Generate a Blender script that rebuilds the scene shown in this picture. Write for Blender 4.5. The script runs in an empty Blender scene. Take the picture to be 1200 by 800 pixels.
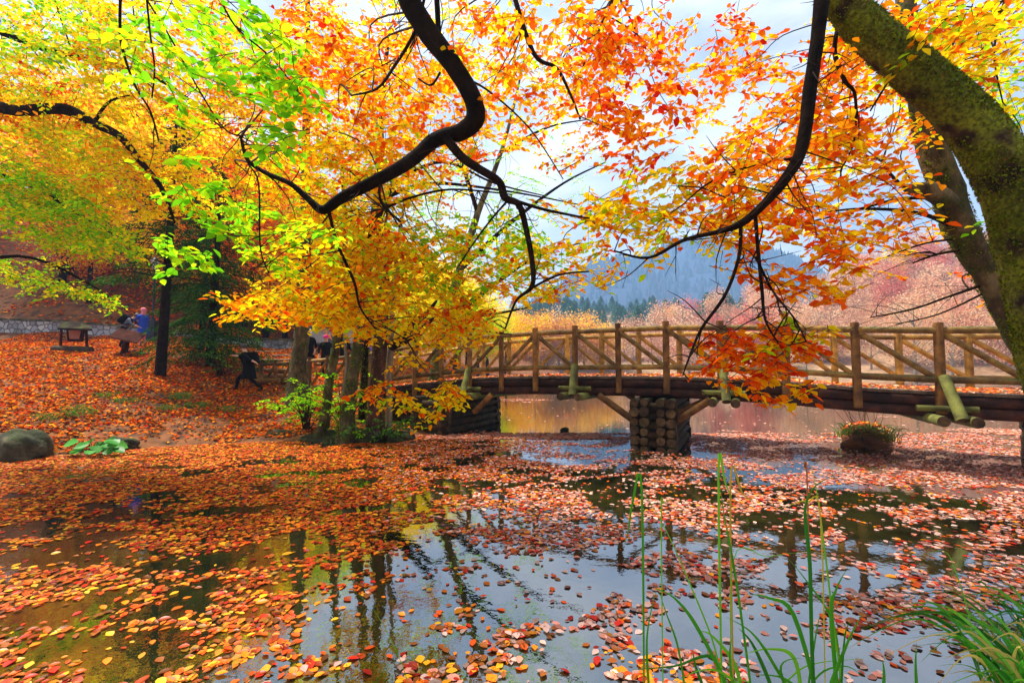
import bpy, bmesh, math, random
import numpy as np
from mathutils import Vector, Matrix
random.seed(7); rng = np.random.default_rng(7)
S = bpy.context.scene; C = S.collection
R = math.radians
# ------------------------------------------------------------------ camera, world, sun, exposure
CZ = 1.78; F = 533.33; PITCH = math.atan(27/F)
cd = bpy.data.cameras.new('camera'); cam = bpy.data.objects.new('camera', cd); C.objects.link(cam)
cd.lens = 16.0; cd.sensor_width = 36.0; cd.clip_start = .05; cd.clip_end = 4000
cam.location = (0, 0, CZ); cam.rotation_euler = (math.pi/2+PITCH, 0, 0)
S.camera = cam
S.view_settings.view_transform = 'Standard'; S.view_settings.look = 'None'
S.view_settings.gamma = 1.0; S.view_settings.use_curve_mapping = False
S.view_settings.exposure = 1.3
S.cycles.max_bounces = 8; S.cycles.transmission_bounces = 5; S.cycles.diffuse_bounces = 4
S.cycles.volume_bounces = 1; S.cycles.glossy_bounces = 3; S.cycles.sample_clamp_indirect = 4.0
SUN_EL, SUN_AZ = R(62), R(-60)       # azimuth from +Y clockwise: ahead of the camera, to the left
W = bpy.data.worlds.new('World'); S.world = W; W.use_nodes = True
def N(nt, t, **k):
    n = nt.nodes.new(t)
    for a, b in k.items():
        if a.startswith('i_'):
            n.inputs[a[2:].replace('_', ' ')].default_value = b
        else: setattr(n, a, b)
    return n
nt = W.node_tree; nt.nodes.clear(); L = nt.links.new
sky = N(nt, 'ShaderNodeTexSky'); sky.sky_type = 'NISHITA'; sky.sun_disc = False
sky.sun_elevation = SUN_EL; sky.sun_rotation = SUN_AZ; sky.air_density = 1.0; sky.dust_density = 1.5
tc = N(nt, 'ShaderNodeTexCoord'); mp = N(nt, 'ShaderNodeMapping'); mp.inputs['Scale'].default_value = (1.0, 1.0, 2.6)
nz = N(nt, 'ShaderNodeTexNoise', i_Scale=2.3, i_Detail=6.0, i_Roughness=.55)
L(tc.outputs['Generated'], mp.inputs['Vector']); L(mp.outputs[0], nz.inputs['Vector'])
rp = N(nt, 'ShaderNodeValToRGB'); rp.color_ramp.elements[0].position = .34; rp.color_ramp.elements[1].position = .52
rp.color_ramp.elements[0].color = (.50,)*3+(1,); rp.color_ramp.elements[1].color = (1, 1, 1, 1)
nz2 = N(nt, 'ShaderNodeTexNoise', i_Scale=3.6, i_Detail=5.0, i_Roughness=.5); L(mp.outputs[0], nz2.inputs['Vector'])
rp2 = N(nt, 'ShaderNodeValToRGB'); rp2.color_ramp.elements[0].position = .38; rp2.color_ramp.elements[1].position = .62
rp2.color_ramp.elements[0].color = (4.6, 5.6, 7.2, 1); rp2.color_ramp.elements[1].color = (8.5, 8.6, 8.8, 1)
mx = N(nt, 'ShaderNodeMix', data_type='RGBA')
L(nz.outputs['Fac'], rp.inputs[0]); L(nz2.outputs['Fac'], rp2.inputs[0])
L(rp.outputs[0], mx.inputs[0]); L(sky.outputs[0], mx.inputs[6]); L(rp2.outputs[0], mx.inputs[7])
bg = N(nt, 'ShaderNodeBackground', i_Strength=.067); wo = N(nt, 'ShaderNodeOutputWorld')
L(mx.outputs[2], bg.inputs[0]); L(bg.outputs[0], wo.inputs[0])
sl = bpy.data.lights.new('sun', 'SUN'); so = bpy.data.objects.new('sun', sl); C.objects.link(so)
sl.energy = 4.6; sl.angle = R(11); sl.color = (1, .93, .82)
sd = Vector((math.sin(SUN_AZ)*math.cos(SUN_EL), math.cos(SUN_AZ)*math.cos(SUN_EL), math.sin(SUN_EL)))
so.rotation_euler = sd.to_track_quat('Z', 'Y').to_euler()

# ------------------------------------------------------------------ helpers
cp, sp_ = math.cos(PITCH), math.sin(PITCH)
def P(px, py, Y):
    u = (px-600)/F; v = (400-py)/F
    d = Vector((u, cp-v*sp_, sp_+v*cp)); d *= Y/d.y
    return Vector((d.x, d.y, d.z+CZ))
def G(px, py, z=0.0):
    u = (px-600)/F; v = (400-py)/F
    d = Vector((u, cp-v*sp_, sp_+v*cp)); t = (z-CZ)/d.z
    return Vector((d.x*t, d.y*t, z))
def tag(o, label=None, cat=None, group=None, kind=None):
    if label: o['label'] = label
    if cat: o['category'] = cat
    if group: o['group'] = group
    if kind: o['kind'] = kind
    return o
def empty(name, loc, label=None, cat=None, group=None):
    o = bpy.data.objects.new(name, None); C.objects.link(o); o.location = loc; o.empty_display_size = .2
    return tag(o, label, cat, group)
def link(name, me, mats, parent=None):
    o = bpy.data.objects.new(name, me); C.objects.link(o)
    for m in (mats if isinstance(mats, (list, tuple)) else [mats]): me.materials.append(m)
    if parent is not None:
        o.parent = parent; pl = parent.location
        if parent.parent is not None: pl = Vector((0, 0, 0))
        elif parent.type == 'EMPTY': o.matrix_parent_inverse = Matrix.Translation(-pl)
    return o
def np_mesh(name, V, Fq, col=None, smooth=False, mi=None):
    V = np.asarray(V, np.float32).reshape(-1, 3); Fq = np.asarray(Fq, np.int32); k = Fq.shape[1]
    me = bpy.data.meshes.new(name)
    me.vertices.add(len(V)); me.vertices.foreach_set('co', V.ravel())
    me.loops.add(Fq.size); me.loops.foreach_set('vertex_index', Fq.ravel())
    me.polygons.add(len(Fq)); me.polygons.foreach_set('loop_start', np.arange(0, Fq.size, k, dtype=np.int32))
    me.polygons.foreach_set('loop_total', np.full(len(Fq), k, np.int32))
    if smooth: me.polygons.foreach_set('use_smooth', np.ones(len(Fq), bool))
    me.update(calc_edges=True)
    if col is not None:
        a = me.color_attributes.new('col', 'FLOAT_COLOR', 'POINT')
        c4 = np.ones((len(V), 4), np.float32); c4[:, :3] = col; a.data.foreach_set('color', c4.ravel())
    return me
class MB:
    def __init__(s): s.v = []; s.f = []; s.m = []; s.sm = []
    def add(s, vs, fs, mi=0, smooth=False):
        b = len(s.v); s.v += [tuple(v) for v in vs]
        for f in fs: s.f.append(tuple(i+b for i in f)); s.m.append(mi); s.sm.append(smooth)
        return s
    def box(s, c, size, rz=0, mi=0, M=None):
        hx, hy, hz = [a/2 for a in size]
        vs = [Vector((x, y, z)) for x in (-hx, hx) for y in (-hy, hy) for z in (-hz, hz)]
        M = M or (Matrix.Translation(c) @ Matrix.Rotation(rz, 4, 'Z'))
        return s.add([M @ v for v in vs], [(0, 1, 3, 2), (4, 6, 7, 5), (0, 4, 5, 1), (2, 3, 7, 6), (0, 2, 6, 4), (1, 5, 7, 3)], mi)
    def tube(s, pts, rad, n=8, caps=True, capm=0, mi=0, wob=0.0, spline=True):
        pts = [Vector(p) for p in pts]
        if spline and len(pts) > 2: pts, rad = catmull(pts, rad)
        fr = None; rings = []
        for i, p in enumerate(pts):
            t = (pts[min(i+1, len(pts)-1)]-pts[max(i-1, 0)]).normalized()
            if fr is None:
                fr = t.orthogonal().normalized()
            else:
                fr = (fr-t*fr.dot(t)).normalized()
            b = t.cross(fr); r = rad[i] if hasattr(rad, '__len__') else rad
            ring = []
            for k in range(n):
                a = 2*math.pi*k/n
                rr = r*(1+wob*(math.sin(3*a+i*.37+p.z*2)*.5+math.sin(2*a-i*.21)*.4+random.uniform(-.35, .35)))
                ring.append(p+fr*math.cos(a)*rr+b*math.sin(a)*rr)
            rings.append(ring)
        vs = [v for r_ in rings for v in r_]; fs = []
        for i in range(len(rings)-1):
            for k in range(n):
                k2 = (k+1) % n; fs.append((i*n+k, i*n+k2, (i+1)*n+k2, (i+1)*n+k))
        s.add(vs, fs, mi, True)
        if caps:
            e = len(rings)-1
            s.add(rings[0][::-1], [tuple(range(n))], capm); s.add(rings[e], [tuple(range(n))], capm)
        return s
    def build(s, name, mats, parent=None, merge=False):
        me = bpy.data.meshes.new(name); me.from_pydata(s.v, [], s.f)
        me.polygons.foreach_set('material_index', s.m); me.polygons.foreach_set('use_smooth', s.sm); me.update()
        return link(name, me, mats, parent)
def catmull(pts, rad, sub=5):
    op, orr = [], []; n = len(pts)
    rl = list(rad) if hasattr(rad, '__len__') else [rad]*n
    for i in range(n-1):
        p0, p1, p2, p3 = pts[max(i-1, 0)], pts[i], pts[i+1], pts[min(i+2, n-1)]
        for k in range(sub):
            t = k/sub
            op.append(.5*((2*p1)+(p2-p0)*t+(2*p0-5*p1+4*p2-p3)*t*t+(3*p1-p0-3*p2+p3)*t**3))
            orr.append(rl[i]*(1-t)+rl[i+1]*t)
    op.append(pts[-1]); orr.append(rl[-1]); return op, orr
def copy_tree(o, parent=None):
    c = o.copy(); C.objects.link(c)
    if parent is not None: c.parent = parent
    for ch in list(o.children): copy_tree(ch, c)
    return c

# ------------------------------------------------------------------ materials
def mat(name):
    m = bpy.data.materials.new(name); m.use_nodes = True; t = m.node_tree; t.nodes.clear()
    return m, t, t.nodes.new('ShaderNodeOutputMaterial')
def noisy(name, c1, c2, scale=6, rough=.8, bump=.3, c3=None, stretch=(1, 1, 1), detail=8, spec=.3, bscale=None, moss=None):
    m, t, out = mat(name); L = t.links.new
    tc = N(t, 'ShaderNodeTexCoord'); mp = N(t, 'ShaderNodeMapping'); mp.inputs['Scale'].default_value = stretch
    L(tc.outputs['Object'], mp.inputs[0])
    nz = N(t, 'ShaderNodeTexNoise', i_Scale=scale, i_Detail=detail, i_Roughness=.6); L(mp.outputs[0], nz.inputs['Vector'])
    r = N(t, 'ShaderNodeValToRGB'); e = r.color_ramp.elements; e[0].position = .35; e[1].position = .65
    e[0].color = (*c1, 1); e[1].color = (*c2, 1)
    if c3: x = e.new(.5); x.color = (*c3, 1)
    L(nz.outputs['Fac'], r.inputs[0]); colout = r.outputs[0]
    if moss:
        ge = N(t, 'ShaderNodeNewGeometry'); sx = N(t, 'ShaderNodeSeparateXYZ'); L(ge.outputs['Normal'], sx.inputs[0])
        n2 = N(t, 'ShaderNodeTexNoise', i_Scale=3.5, i_Detail=6.0); L(tc.outputs['Object'], n2.inputs['Vector'])
        ad = N(t, 'ShaderNodeMath', operation='MULTIPLY_ADD'); ad.inputs[1].default_value = moss[1]; L(sx.outputs['Z'], ad.inputs[0]); L(n2.outputs['Fac'], ad.inputs[2])
        rr = N(t, 'ShaderNodeValToRGB'); rr.color_ramp.elements[0].position = moss[2]; rr.color_ramp.elements[1].position = moss[2]+.12; L(ad.outputs[0], rr.inputs[0])
        n3 = N(t, 'ShaderNodeTexNoise', i_Scale=40.0, i_Detail=5.0); L(tc.outputs['Object'], n3.inputs['Vector'])
        r3 = N(t, 'ShaderNodeValToRGB'); r3.color_ramp.elements[0].position = .35; r3.color_ramp.elements[1].position = .7
        mc = moss[0]; r3.color_ramp.elements[0].color = (mc[0]*.25, mc[1]*.25, mc[2]*.3, 1); r3.color_ramp.elements[1].color = (*mc, 1)
        L(n3.outputs['Fac'], r3.inputs[0])
        mm = N(t, 'ShaderNodeMix', data_type='RGBA'); L(rr.outputs[0], mm.inputs[0]); L(colout, mm.inputs[6]); L(r3.outputs[0], mm.inputs[7]); colout = mm.outputs[2]
    b = N(t, 'ShaderNodeBsdfPrincipled', i_Roughness=rough); b.inputs['Specular IOR Level'].default_value = spec
    oi = N(t, 'ShaderNodeObjectInfo'); mr = N(t, 'ShaderNodeMapRange'); mr.inputs[3].default_value = .62; mr.inputs[4].default_value = 1.25; L(oi.outputs['Random'], mr.inputs[0])
    hs = N(t, 'ShaderNodeHueSaturation'); L(mr.outputs[0], hs.inputs['Value']); L(colout, hs.inputs['Color']); colout = hs.outputs[0]
    n5 = N(t, 'ShaderNodeTexNoise', i_Scale=1.7, i_Detail=4.0); L(tc.outputs['Object'], n5.inputs['Vector']); r5 = N(t, 'ShaderNodeMapRange'); r5.inputs[1].default_value = .3; r5.inputs[2].default_value = .6; r5.inputs[3].default_value = .55; r5.inputs[4].default_value = 1.1; L(n5.outputs['Fac'], r5.inputs[0])
    h5 = N(t, 'ShaderNodeHueSaturation'); L(r5.outputs[0], h5.inputs['Value']); L(colout, h5.inputs['Color']); colout = h5.outputs[0]
    L(colout, b.inputs['Base Color'])
    nb = N(t, 'ShaderNodeTexNoise', i_Scale=(bscale or scale*3), i_Detail=8.0, i_Roughness=.65); L(mp.outputs[0], nb.inputs['Vector'])
    bu = N(t, 'ShaderNodeBump', i_Strength=bump, i_Distance=.03); L(nb.outputs['Fac'], bu.inputs['Height']); L(bu.outputs[0], b.inputs['Normal'])
    L(b.outputs[0], out.inputs[0]); return m
def plain(name, c, rough=.7, metal=0, spec=.4):
    m, t, out = mat(name); b = N(t, 'ShaderNodeBsdfPrincipled', i_Roughness=rough, i_Metallic=metal); b.inputs['Specular IOR Level'].default_value = spec
    nz = N(t, 'ShaderNodeTexNoise', i_Scale=14.0, i_Detail=5.0); tc = N(t, 'ShaderNodeTexCoord'); t.links.new(tc.outputs['Object'], nz.inputs['Vector'])
    mx = N(t, 'ShaderNodeMix', data_type='RGBA'); mx.inputs[6].default_value = (*[a*.75 for a in c], 1); mx.inputs[7].default_value = (*[min(a*1.2, 1) for a in c], 1)
    t.links.new(nz.outputs['Fac'], mx.inputs[0]); t.links.new(mx.outputs[2], b.inputs['Base Color']); t.links.new(b.outputs[0], out.inputs[0]); return m
def leafmat(name, trans=.5, gloss=.06, rough=.35, sat=1.0):
    m, t, out = mat(name); L = t.links.new
    a = N(t, 'ShaderNodeAttribute', attribute_name='col')
    d = N(t, 'ShaderNodeBsdfDiffuse'); tr = N(t, 'ShaderNodeBsdfTranslucent'); g = N(t, 'ShaderNodeBsdfGlossy', i_Roughness=rough)
    L(a.outputs['Color'], d.inputs[0]); L(a.outputs['Color'], tr.inputs[0])
    m1 = N(t, 'ShaderNodeMixShader'); m1.inputs[0].default_value = trans; L(d.outputs[0], m1.inputs[1]); L(tr.outputs[0], m1.inputs[2])
    if gloss <= 0: L(m1.outputs[0], out.inputs[0]); return m
    fr = N(t, 'ShaderNodeFresnel', i_IOR=1.4); mn = N(t, 'ShaderNodeMath', operation='MINIMUM'); mn.inputs[1].default_value = gloss; L(fr.outputs[0], mn.inputs[0])
    m2 = N(t, 'ShaderNodeMixShader'); L(mn.outputs[0], m2.inputs[0]); L(m1.outputs[0], m2.inputs[1]); L(g.outputs[0], m2.inputs[2])
    L(m2.outputs[0], out.inputs[0]); return m
M = {}
M['leaf'] = leafmat('leaf', .68, .0)
M['farleaf'] = leafmat('far_foliage', .55, .0)
M['litter'] = leafmat('leaf_litter', .12, .0, .6)
M['float'] = leafmat('floating_leaf', .12, .035, .4)
M['blade'] = leafmat('grass_blade', .4, .02)
M['needle'] = leafmat('needles', .15, .0)
M['log'] = noisy('log_wood', (.09, .036, .007), (.32, .14, .026), 5, .75, .4, (.19, .085, .016), (1, 1, 1), moss=((.12, .12, .02), .35, .85))
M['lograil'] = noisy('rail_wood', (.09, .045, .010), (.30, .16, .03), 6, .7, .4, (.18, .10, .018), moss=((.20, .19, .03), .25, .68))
M['logfar'] = noisy('lit_rail_wood', (.22, .10, .015), (.60, .31, .05), 6, .7, .25, (.40, .20, .03))  # far rails: colour brightened for the light outside the canopy shade
M['logend'] = noisy('log_end', (.03, .015, .008), (.12, .07, .025), 9, .9, .5, moss=((.06, .08, .014), .1, .62))
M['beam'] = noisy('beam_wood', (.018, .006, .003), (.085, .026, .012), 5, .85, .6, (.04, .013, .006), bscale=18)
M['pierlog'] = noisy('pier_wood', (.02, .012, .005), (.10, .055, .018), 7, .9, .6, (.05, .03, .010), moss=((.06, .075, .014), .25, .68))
M['deck'] = noisy('deck_wood', (.10, .06, .035), (.24, .17, .11), 7, .8, .5)
M['green_log'] = noisy('green_strut', (.07, .065, .012), (.20, .21, .035), 5, .8, .45)
M['moss'] = noisy('mossy_bark', (.014, .009, .004), (.10, .055, .02), 7, .95, 1.0, (.04, .022, .009), bscale=26, moss=((.19, .22, .008), .05, .36))
M['bark'] = noisy('dark_bark', (.006, .003, .002), (.028, .014, .007), 9, .95, .8, spec=.1, bscale=30, moss=((.07, .07, .015), .4, .82))
M['greybark'] = noisy('grey_bark', (.035, .022, .010), (.20, .14, .06), 7, .9, .9, (.09, .06, .025), (1, 1, .5), bscale=22, moss=((.09, .11, .012), .0, .49))
M['redbark'] = noisy('red_bark', (.035, .012, .006), (.16, .05, .025), 7, .9, .9, (.08, .025, .012), (1, 1, .5), bscale=22)
M['twig'] = plain('twig_bark', (.03, .015, .009), .9, 0, .1)
M['palebark'] = plain('pale_twigs', (.22, .16, .10), .85)
M['rock'] = noisy('rock', (.02, .022, .010), (.15, .12, .07), 4, .9, 1.0, (.06, .055, .025), bscale=9, moss=((.06, .08, .012), .3, .68))
M['mound'] = noisy('mossy_ground', (.02, .03, .006), (.08, .12, .012), 6, .95, 1.0, (.04, .03, .01), bscale=25)
M['soil'] = noisy('soil', (.03, .014, .006), (.18, .06, .014), 3.2, .95, .7, (.14, .05, .012), bscale=11, moss=((.10, .11, .02), .0, .66))
M['far_soil'] = noisy('far_ground', (.20, .11, .05), (.38, .23, .12), .08, .95, .2, (.28, .17, .08))
M['ridge'] = noisy('ridge_hazy_ground', (.01, .025, .06), (.02, .045, .09), .02, 1, .2)  # blue of the distant haze is mixed into the ground colour
M['black'] = plain('black_cloth', (.005, .005, .006), .95, 0, .1)
M['grey'] = plain('grey_cloth', (.09, .10, .13), .9)
M['blue'] = plain('blue_cloth', (.01, .05, .42), .8)
M['pink'] = plain('pink_cloth', (.72, .18, .22), .8)
M['magenta'] = plain('magenta_knit', (.65, .03, .22), .9)
M['red'] = plain('red_cloth', (.55, .02, .03), .8)
M['white'] = plain('white_cloth', (.75, .75, .75), .6)
M['skin'] = plain('skin', (.55, .30, .20), .55)
M['hair'] = plain('dark_hair', (.03, .018, .012), .6)
M['metal'] = plain('black_metal', (.02, .025, .03), .45, .6)
M['signwood'] = noisy('sign_wood', (.02, .005, .003), (.07, .018, .009), 6, .95, .4, spec=.05)
M['glass'] = plain('dark_glass', (.02, .025, .03), .08, 0, .8)
M['lampglass'] = plain('lamp_glass', (.6, .6, .55), .3)
M['paint'] = plain('white_paint', (.75, .77, .80), .25, 0, .6)

def moss_fuzz(pts, rad, n, parent, pal, size=.022, lo=0.0, hi=1.0):
    """thousands of tiny moss leaflets standing on a limb"""
    p = np.array([tuple(q) for q in pts]); r = np.array(rad); seg = np.linalg.norm(np.diff(p, axis=0), axis=1)*(r[1:]+r[:-1]); cum = np.concatenate([[0], np.cumsum(seg)])/seg.sum()
    f = rng.uniform(lo, hi, n); i = np.clip(np.searchsorted(cum, f)-1, 0, len(p)-2); t = ((f-cum[i])/(cum[i+1]-cum[i]))[:, None]; c = p[i]*(1-t)+p[i+1]*t; rr = (r[i]*(1-t[:, 0])+r[i+1]*t[:, 0])[:, None]
    ax = unit(p[i+1]-p[i]); o = unit(rng.normal(0, 1, (n, 3))); o = unit(o-ax*(o*ax).sum(1, keepdims=True)); q = c+o*rr*rng.uniform(.98, 1.035, (n, 1))
    k = np.sin(q[:, 0]*9+q[:, 2]*5)*np.sin(q[:, 1]*8-q[:, 2]*7)+np.sin(q[:, 2]*17+q[:, 0]*13)*.5+o[:, 2]*.5+rng.normal(0, .35, n); keep = k > -.55
    q, o = q[keep], o[keep]; m = len(q); lv = Leaves(); lv.add(q, o*.7+rng.normal(0, .6, (m, 3)), rng.normal(0, 1, (m, 3)), rng.uniform(.5, 1.3, m)*size, pick(pal, m)); o = lv.build('moss', M['needle'], parent, .5, True); o['kind'] = 'stuff'; return o
MOSS = [((.12, .19, .008), 3), ((.22, .26, .012), 2.5), ((.06, .08, .008), 2.5), ((.16, .09, .02), 1.2)]
def wall_material():
    m, t, out = mat('rubble_stone'); L = t.links.new
    tc = N(t, 'ShaderNodeTexCoord'); nz = N(t, 'ShaderNodeTexNoise', i_Scale=2.5, i_Detail=3.0); L(tc.outputs['Object'], nz.inputs['Vector'])
    av = N(t, 'ShaderNodeMix', data_type='RGBA'); av.inputs[0].default_value = .12; L(tc.outputs['Object'], av.inputs[6]); L(nz.outputs['Color'], av.inputs[7])
    vo = N(t, 'ShaderNodeTexVoronoi', i_Scale=4.2); vo.feature = 'DISTANCE_TO_EDGE'; L(av.outputs[2], vo.inputs['Vector'])
    vc = N(t, 'ShaderNodeTexVoronoi', i_Scale=4.2); L(av.outputs[2], vc.inputs['Vector'])
    r = N(t, 'ShaderNodeValToRGB'); r.color_ramp.elements[0].position = .02; r.color_ramp.elements[1].position = .09; L(vo.outputs['Distance'], r.inputs[0])
    sc = N(t, 'ShaderNodeSeparateColor'); L(vc.outputs['Color'], sc.inputs[0])
    r2 = N(t, 'ShaderNodeValToRGB'); r2.color_ramp.elements[0].color = (.17, .16, .16, 1); r2.color_ramp.elements[1].color = (.42, .40, .36, 1)
    x = r2.color_ramp.elements.new(.6); x.color = (.27, .27, .29, 1); L(sc.outputs[0], r2.inputs[0])
    mx = N(t, 'ShaderNodeMix', data_type='RGBA'); mx.inputs[6].default_value = (.10, .085, .07, 1); L(r.outputs[0], mx.inputs[0]); L(r2.outputs[0], mx.inputs[7])
    b = N(t, 'ShaderNodeBsdfPrincipled', i_Roughness=.9); L(mx.outputs[2], b.inputs['Base Color'])
    bu = N(t, 'ShaderNodeBump', i_Strength=.8, i_Distance=.06); L(r.outputs[0], bu.inputs['Height']); L(bu.outputs[0], b.inputs['Normal'])
    L(b.outputs[0], out.inputs[0]); return m
M['wall'] = wall_material()

def water_material():
    m, t, out = mat('lake_water'); L = t.links.new
    tc = N(t, 'ShaderNodeTexCoord')
    nz = N(t, 'ShaderNodeTexNoise', i_Scale=.9, i_Detail=9.0, i_Roughness=.7); L(tc.outputs['Object'], nz.inputs['Vector'])
    r = N(t, 'ShaderNodeValToRGB'); e = r.color_ramp.elements; e[0].position = .4; e[1].position = .68
    e[0].color = (.006, .008, .003, 1); e[1].color = (.034, .034, .005, 1); L(nz.outputs['Fac'], r.inputs[0])
    d = N(t, 'ShaderNodeBsdfDiffuse'); L(r.outputs[0], d.inputs[0])
    g = N(t, 'ShaderNodeBsdfGlossy', i_Roughness=.012); g.inputs[0].default_value = (.95, .97, 1, 1)
    n2 = N(t, 'ShaderNodeTexNoise', i_Scale=9.0, i_Detail=3.0); L(tc.outputs['Object'], n2.inputs['Vector'])
    bu = N(t, 'ShaderNodeBump', i_Strength=.05, i_Distance=.02); L(n2.outputs['Fac'], bu.inputs['Height']); L(bu.outputs[0], g.inputs['Normal'])
    fr = N(t, 'ShaderNodeFresnel', i_IOR=1.55)
    ma = N(t, 'ShaderNodeMath', operation='MULTIPLY_ADD'); ma.inputs[1].default_value = .72; ma.inputs[2].default_value = .25; ma.use_clamp = True; L(fr.outputs[0], ma.inputs[0])
    mx = N(t, 'ShaderNodeMixShader'); L(ma.outputs[0], mx.inputs[0]); L(d.outputs[0], mx.inputs[1]); L(g.outputs[0], mx.inputs[2])
    L(mx.outputs[0], out.inputs[0]); return m
M['water'] = water_material()

# ------------------------------------------------------------------ colours of leaves (albedo)
YE = (.97, .78, .006); GO = (.97, .60, .004); OR = (.95, .31, .003); RO = (.88, .11, .003); RE = (.65, .02, .004)
LI = (.44, .76, .008); GR = (.18, .56, .008); BR = (.34, .09, .010); DG = (.03, .10, .015)
PK = (.72, .34, .18); PL = (.76, .54, .33)
def pick(pal, n):
    c = np.array([p[0] for p in pal]); w = np.array([p[1] for p in pal], float); w /= w.sum()
    return c[rng.choice(len(pal), n, p=w)]
YEL = [(YE, 4.5), (GO, 4.5), (OR, 2.4), (RO, .9), (LI, 1.3)]; ORA = [(OR, 5), (GO, 3), (RO, 3.4), (YE, 1.6)]; REDO = [(RO, 4), (OR, 3.5), (RE, 1), (GO, 1.5)]
LIM = [(LI, 4), (YE, 3), (GR, 2)]; GRE = [(GR, 4), (LI, 4), (YE, .5)]; MIX = [(YE, 4.5), (GO, 3), (OR, 2), (RO, .9), (LI, 1.6)]
def unit(a): return a/np.maximum(np.linalg.norm(a, axis=1, keepdims=True), 1e-9)
def leaf_geo(pos, d, nrm, ln, wr=.62, fold=.12, curl=0.0):
    """pos,d,nrm (N,3), ln (N,) -> (N*6,3) verts, (N*2,4) quads: ovate leaf folded along its midrib"""
    n = len(pos); d = unit(d); s = unit(np.cross(nrm, d)); u = np.cross(d, s); ln = ln[:, None]
    w = ln*wr*.5
    def pt(a, b, c): return pos+d*ln*a+s*w*b+u*ln*c
    j = (lambda: rng.uniform(.85, 1.12, (n, 1)))
    V = np.stack([pt(0, 0, 0), pt(.18, .62*j(), fold*.6), pt(.46, 1.0*j(), fold), pt(.78, .58*j(), fold*.6-curl*.5), pt(1, .05, -curl), pt(.78, -.58*j(), fold*.6-curl*.5), pt(.46, -1.0*j(), fold), pt(.18, -.62*j(), fold*.6)], 1)
    b = (np.arange(n)*8)[:, None]
    Fq = np.concatenate([b+np.array([[0, 1, 2, 3, 4]]), b+np.array([[0, 4, 5, 6, 7]])], 0)
    return V.reshape(-1, 3), Fq
def diamond_geo(pos, d, nrm, ln, wr=.6):
    n = len(pos); d = unit(d); s = unit(np.cross(nrm, d)); ln = ln[:, None]; w = ln*wr*.5
    V = np.stack([pos-d*ln*.5, pos+s*w+d*ln*.05, pos+d*ln*.5, pos-s*w+d*ln*.05], 1)
    return V.reshape(-1, 3), (np.arange(n)*4)[:, None]+np.array([[0, 1, 2, 3]])
def twigs(tw, bq, name, parent):
    b = len(tw.v); tw.v += bq.v; tw.f += [tuple(i+b for i in f) for f in bq.f]; tw.m += bq.m; tw.sm += bq.sm
    o = tw.build(name, M['twig'], parent); o['kind'] = 'stuff'; return o
class Leaves:
    def __init__(s): s.a = []
    def add(s, pos, d, nrm, ln, col): s.a.append((pos, d, nrm, ln, col))
    def build(s, name, m, parent, wr=.62, simple=False, fold=.12, curl=.0):
        pos, d, nrm, ln, col = [np.concatenate([a[i] for a in s.a]) for i in range(5)]
        k = 4 if simple else 8
        V, Fq = diamond_geo(pos, d, nrm, ln, wr) if simple else leaf_geo(pos, d, nrm, ln, wr, fold, curl)
        col = col*rng.uniform(.82, 1.12, (len(col), 1))
        return link(name, np_mesh(name, V, Fq, np.repeat(np.clip(col, 0, 1), k, 0)), m, parent)
def spray(lv, tw, p, az, L_, pal, leaf=.07, droop=.25, thick=.0028, sub=True, dens=1.0, tint=None):
    """beech twig: alternate leaves in a flattish plane"""
    d = np.array([math.cos(az), math.sin(az), -droop]); d /= np.linalg.norm(d)
    n = max(3, int(L_/(leaf*.52)*dens)); t = (np.arange(n)+.5)/n
    pos = p+d*(t*L_)[:, None]; pos[:, 2] -= (t**2)*L_*.22
    side = np.cross(d, [0, 0, 1]); side /= np.linalg.norm(side)
    sg = np.where(np.arange(n) % 2 == 0, 1, -1)[:, None]
    ld = d*.65+side*sg*.85+rng.normal(0, .28, (n, 3)); ld[:, 2] -= rng.uniform(0, .5, n)
    nr = np.array([0, 0, 1.])+rng.normal(0, .42, (n, 3))
    base = pick(pal, 1)[0]; col = pick(pal, n); col = np.where(rng.random((n, 1)) < .45, base, col)
    lv.add(pos, ld, nr, leaf*rng.uniform(.6, 1.15, n), col)
    if tw is not None: tw.tube([Vector(p), Vector(p+d*L_*.5-np.array([0, 0, L_*.05])), Vector(p+d*L_-np.array([0, 0, L_*.22]))], [thick, thick*.7, thick*.35], 3, False, spline=False)
    if sub:
        for q in (.2, .45, .7):
            if rng.random() < .8:
                a2 = az+random.choice((-1, 1))*random.uniform(.5, 1.0)
                spray(lv, tw, p+d*q*L_-np.array([0, 0, q*q*L_*.22]), a2, L_*(1-q)*.75, pal, leaf, droop*1.1, thick*.7, False, dens)
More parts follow.
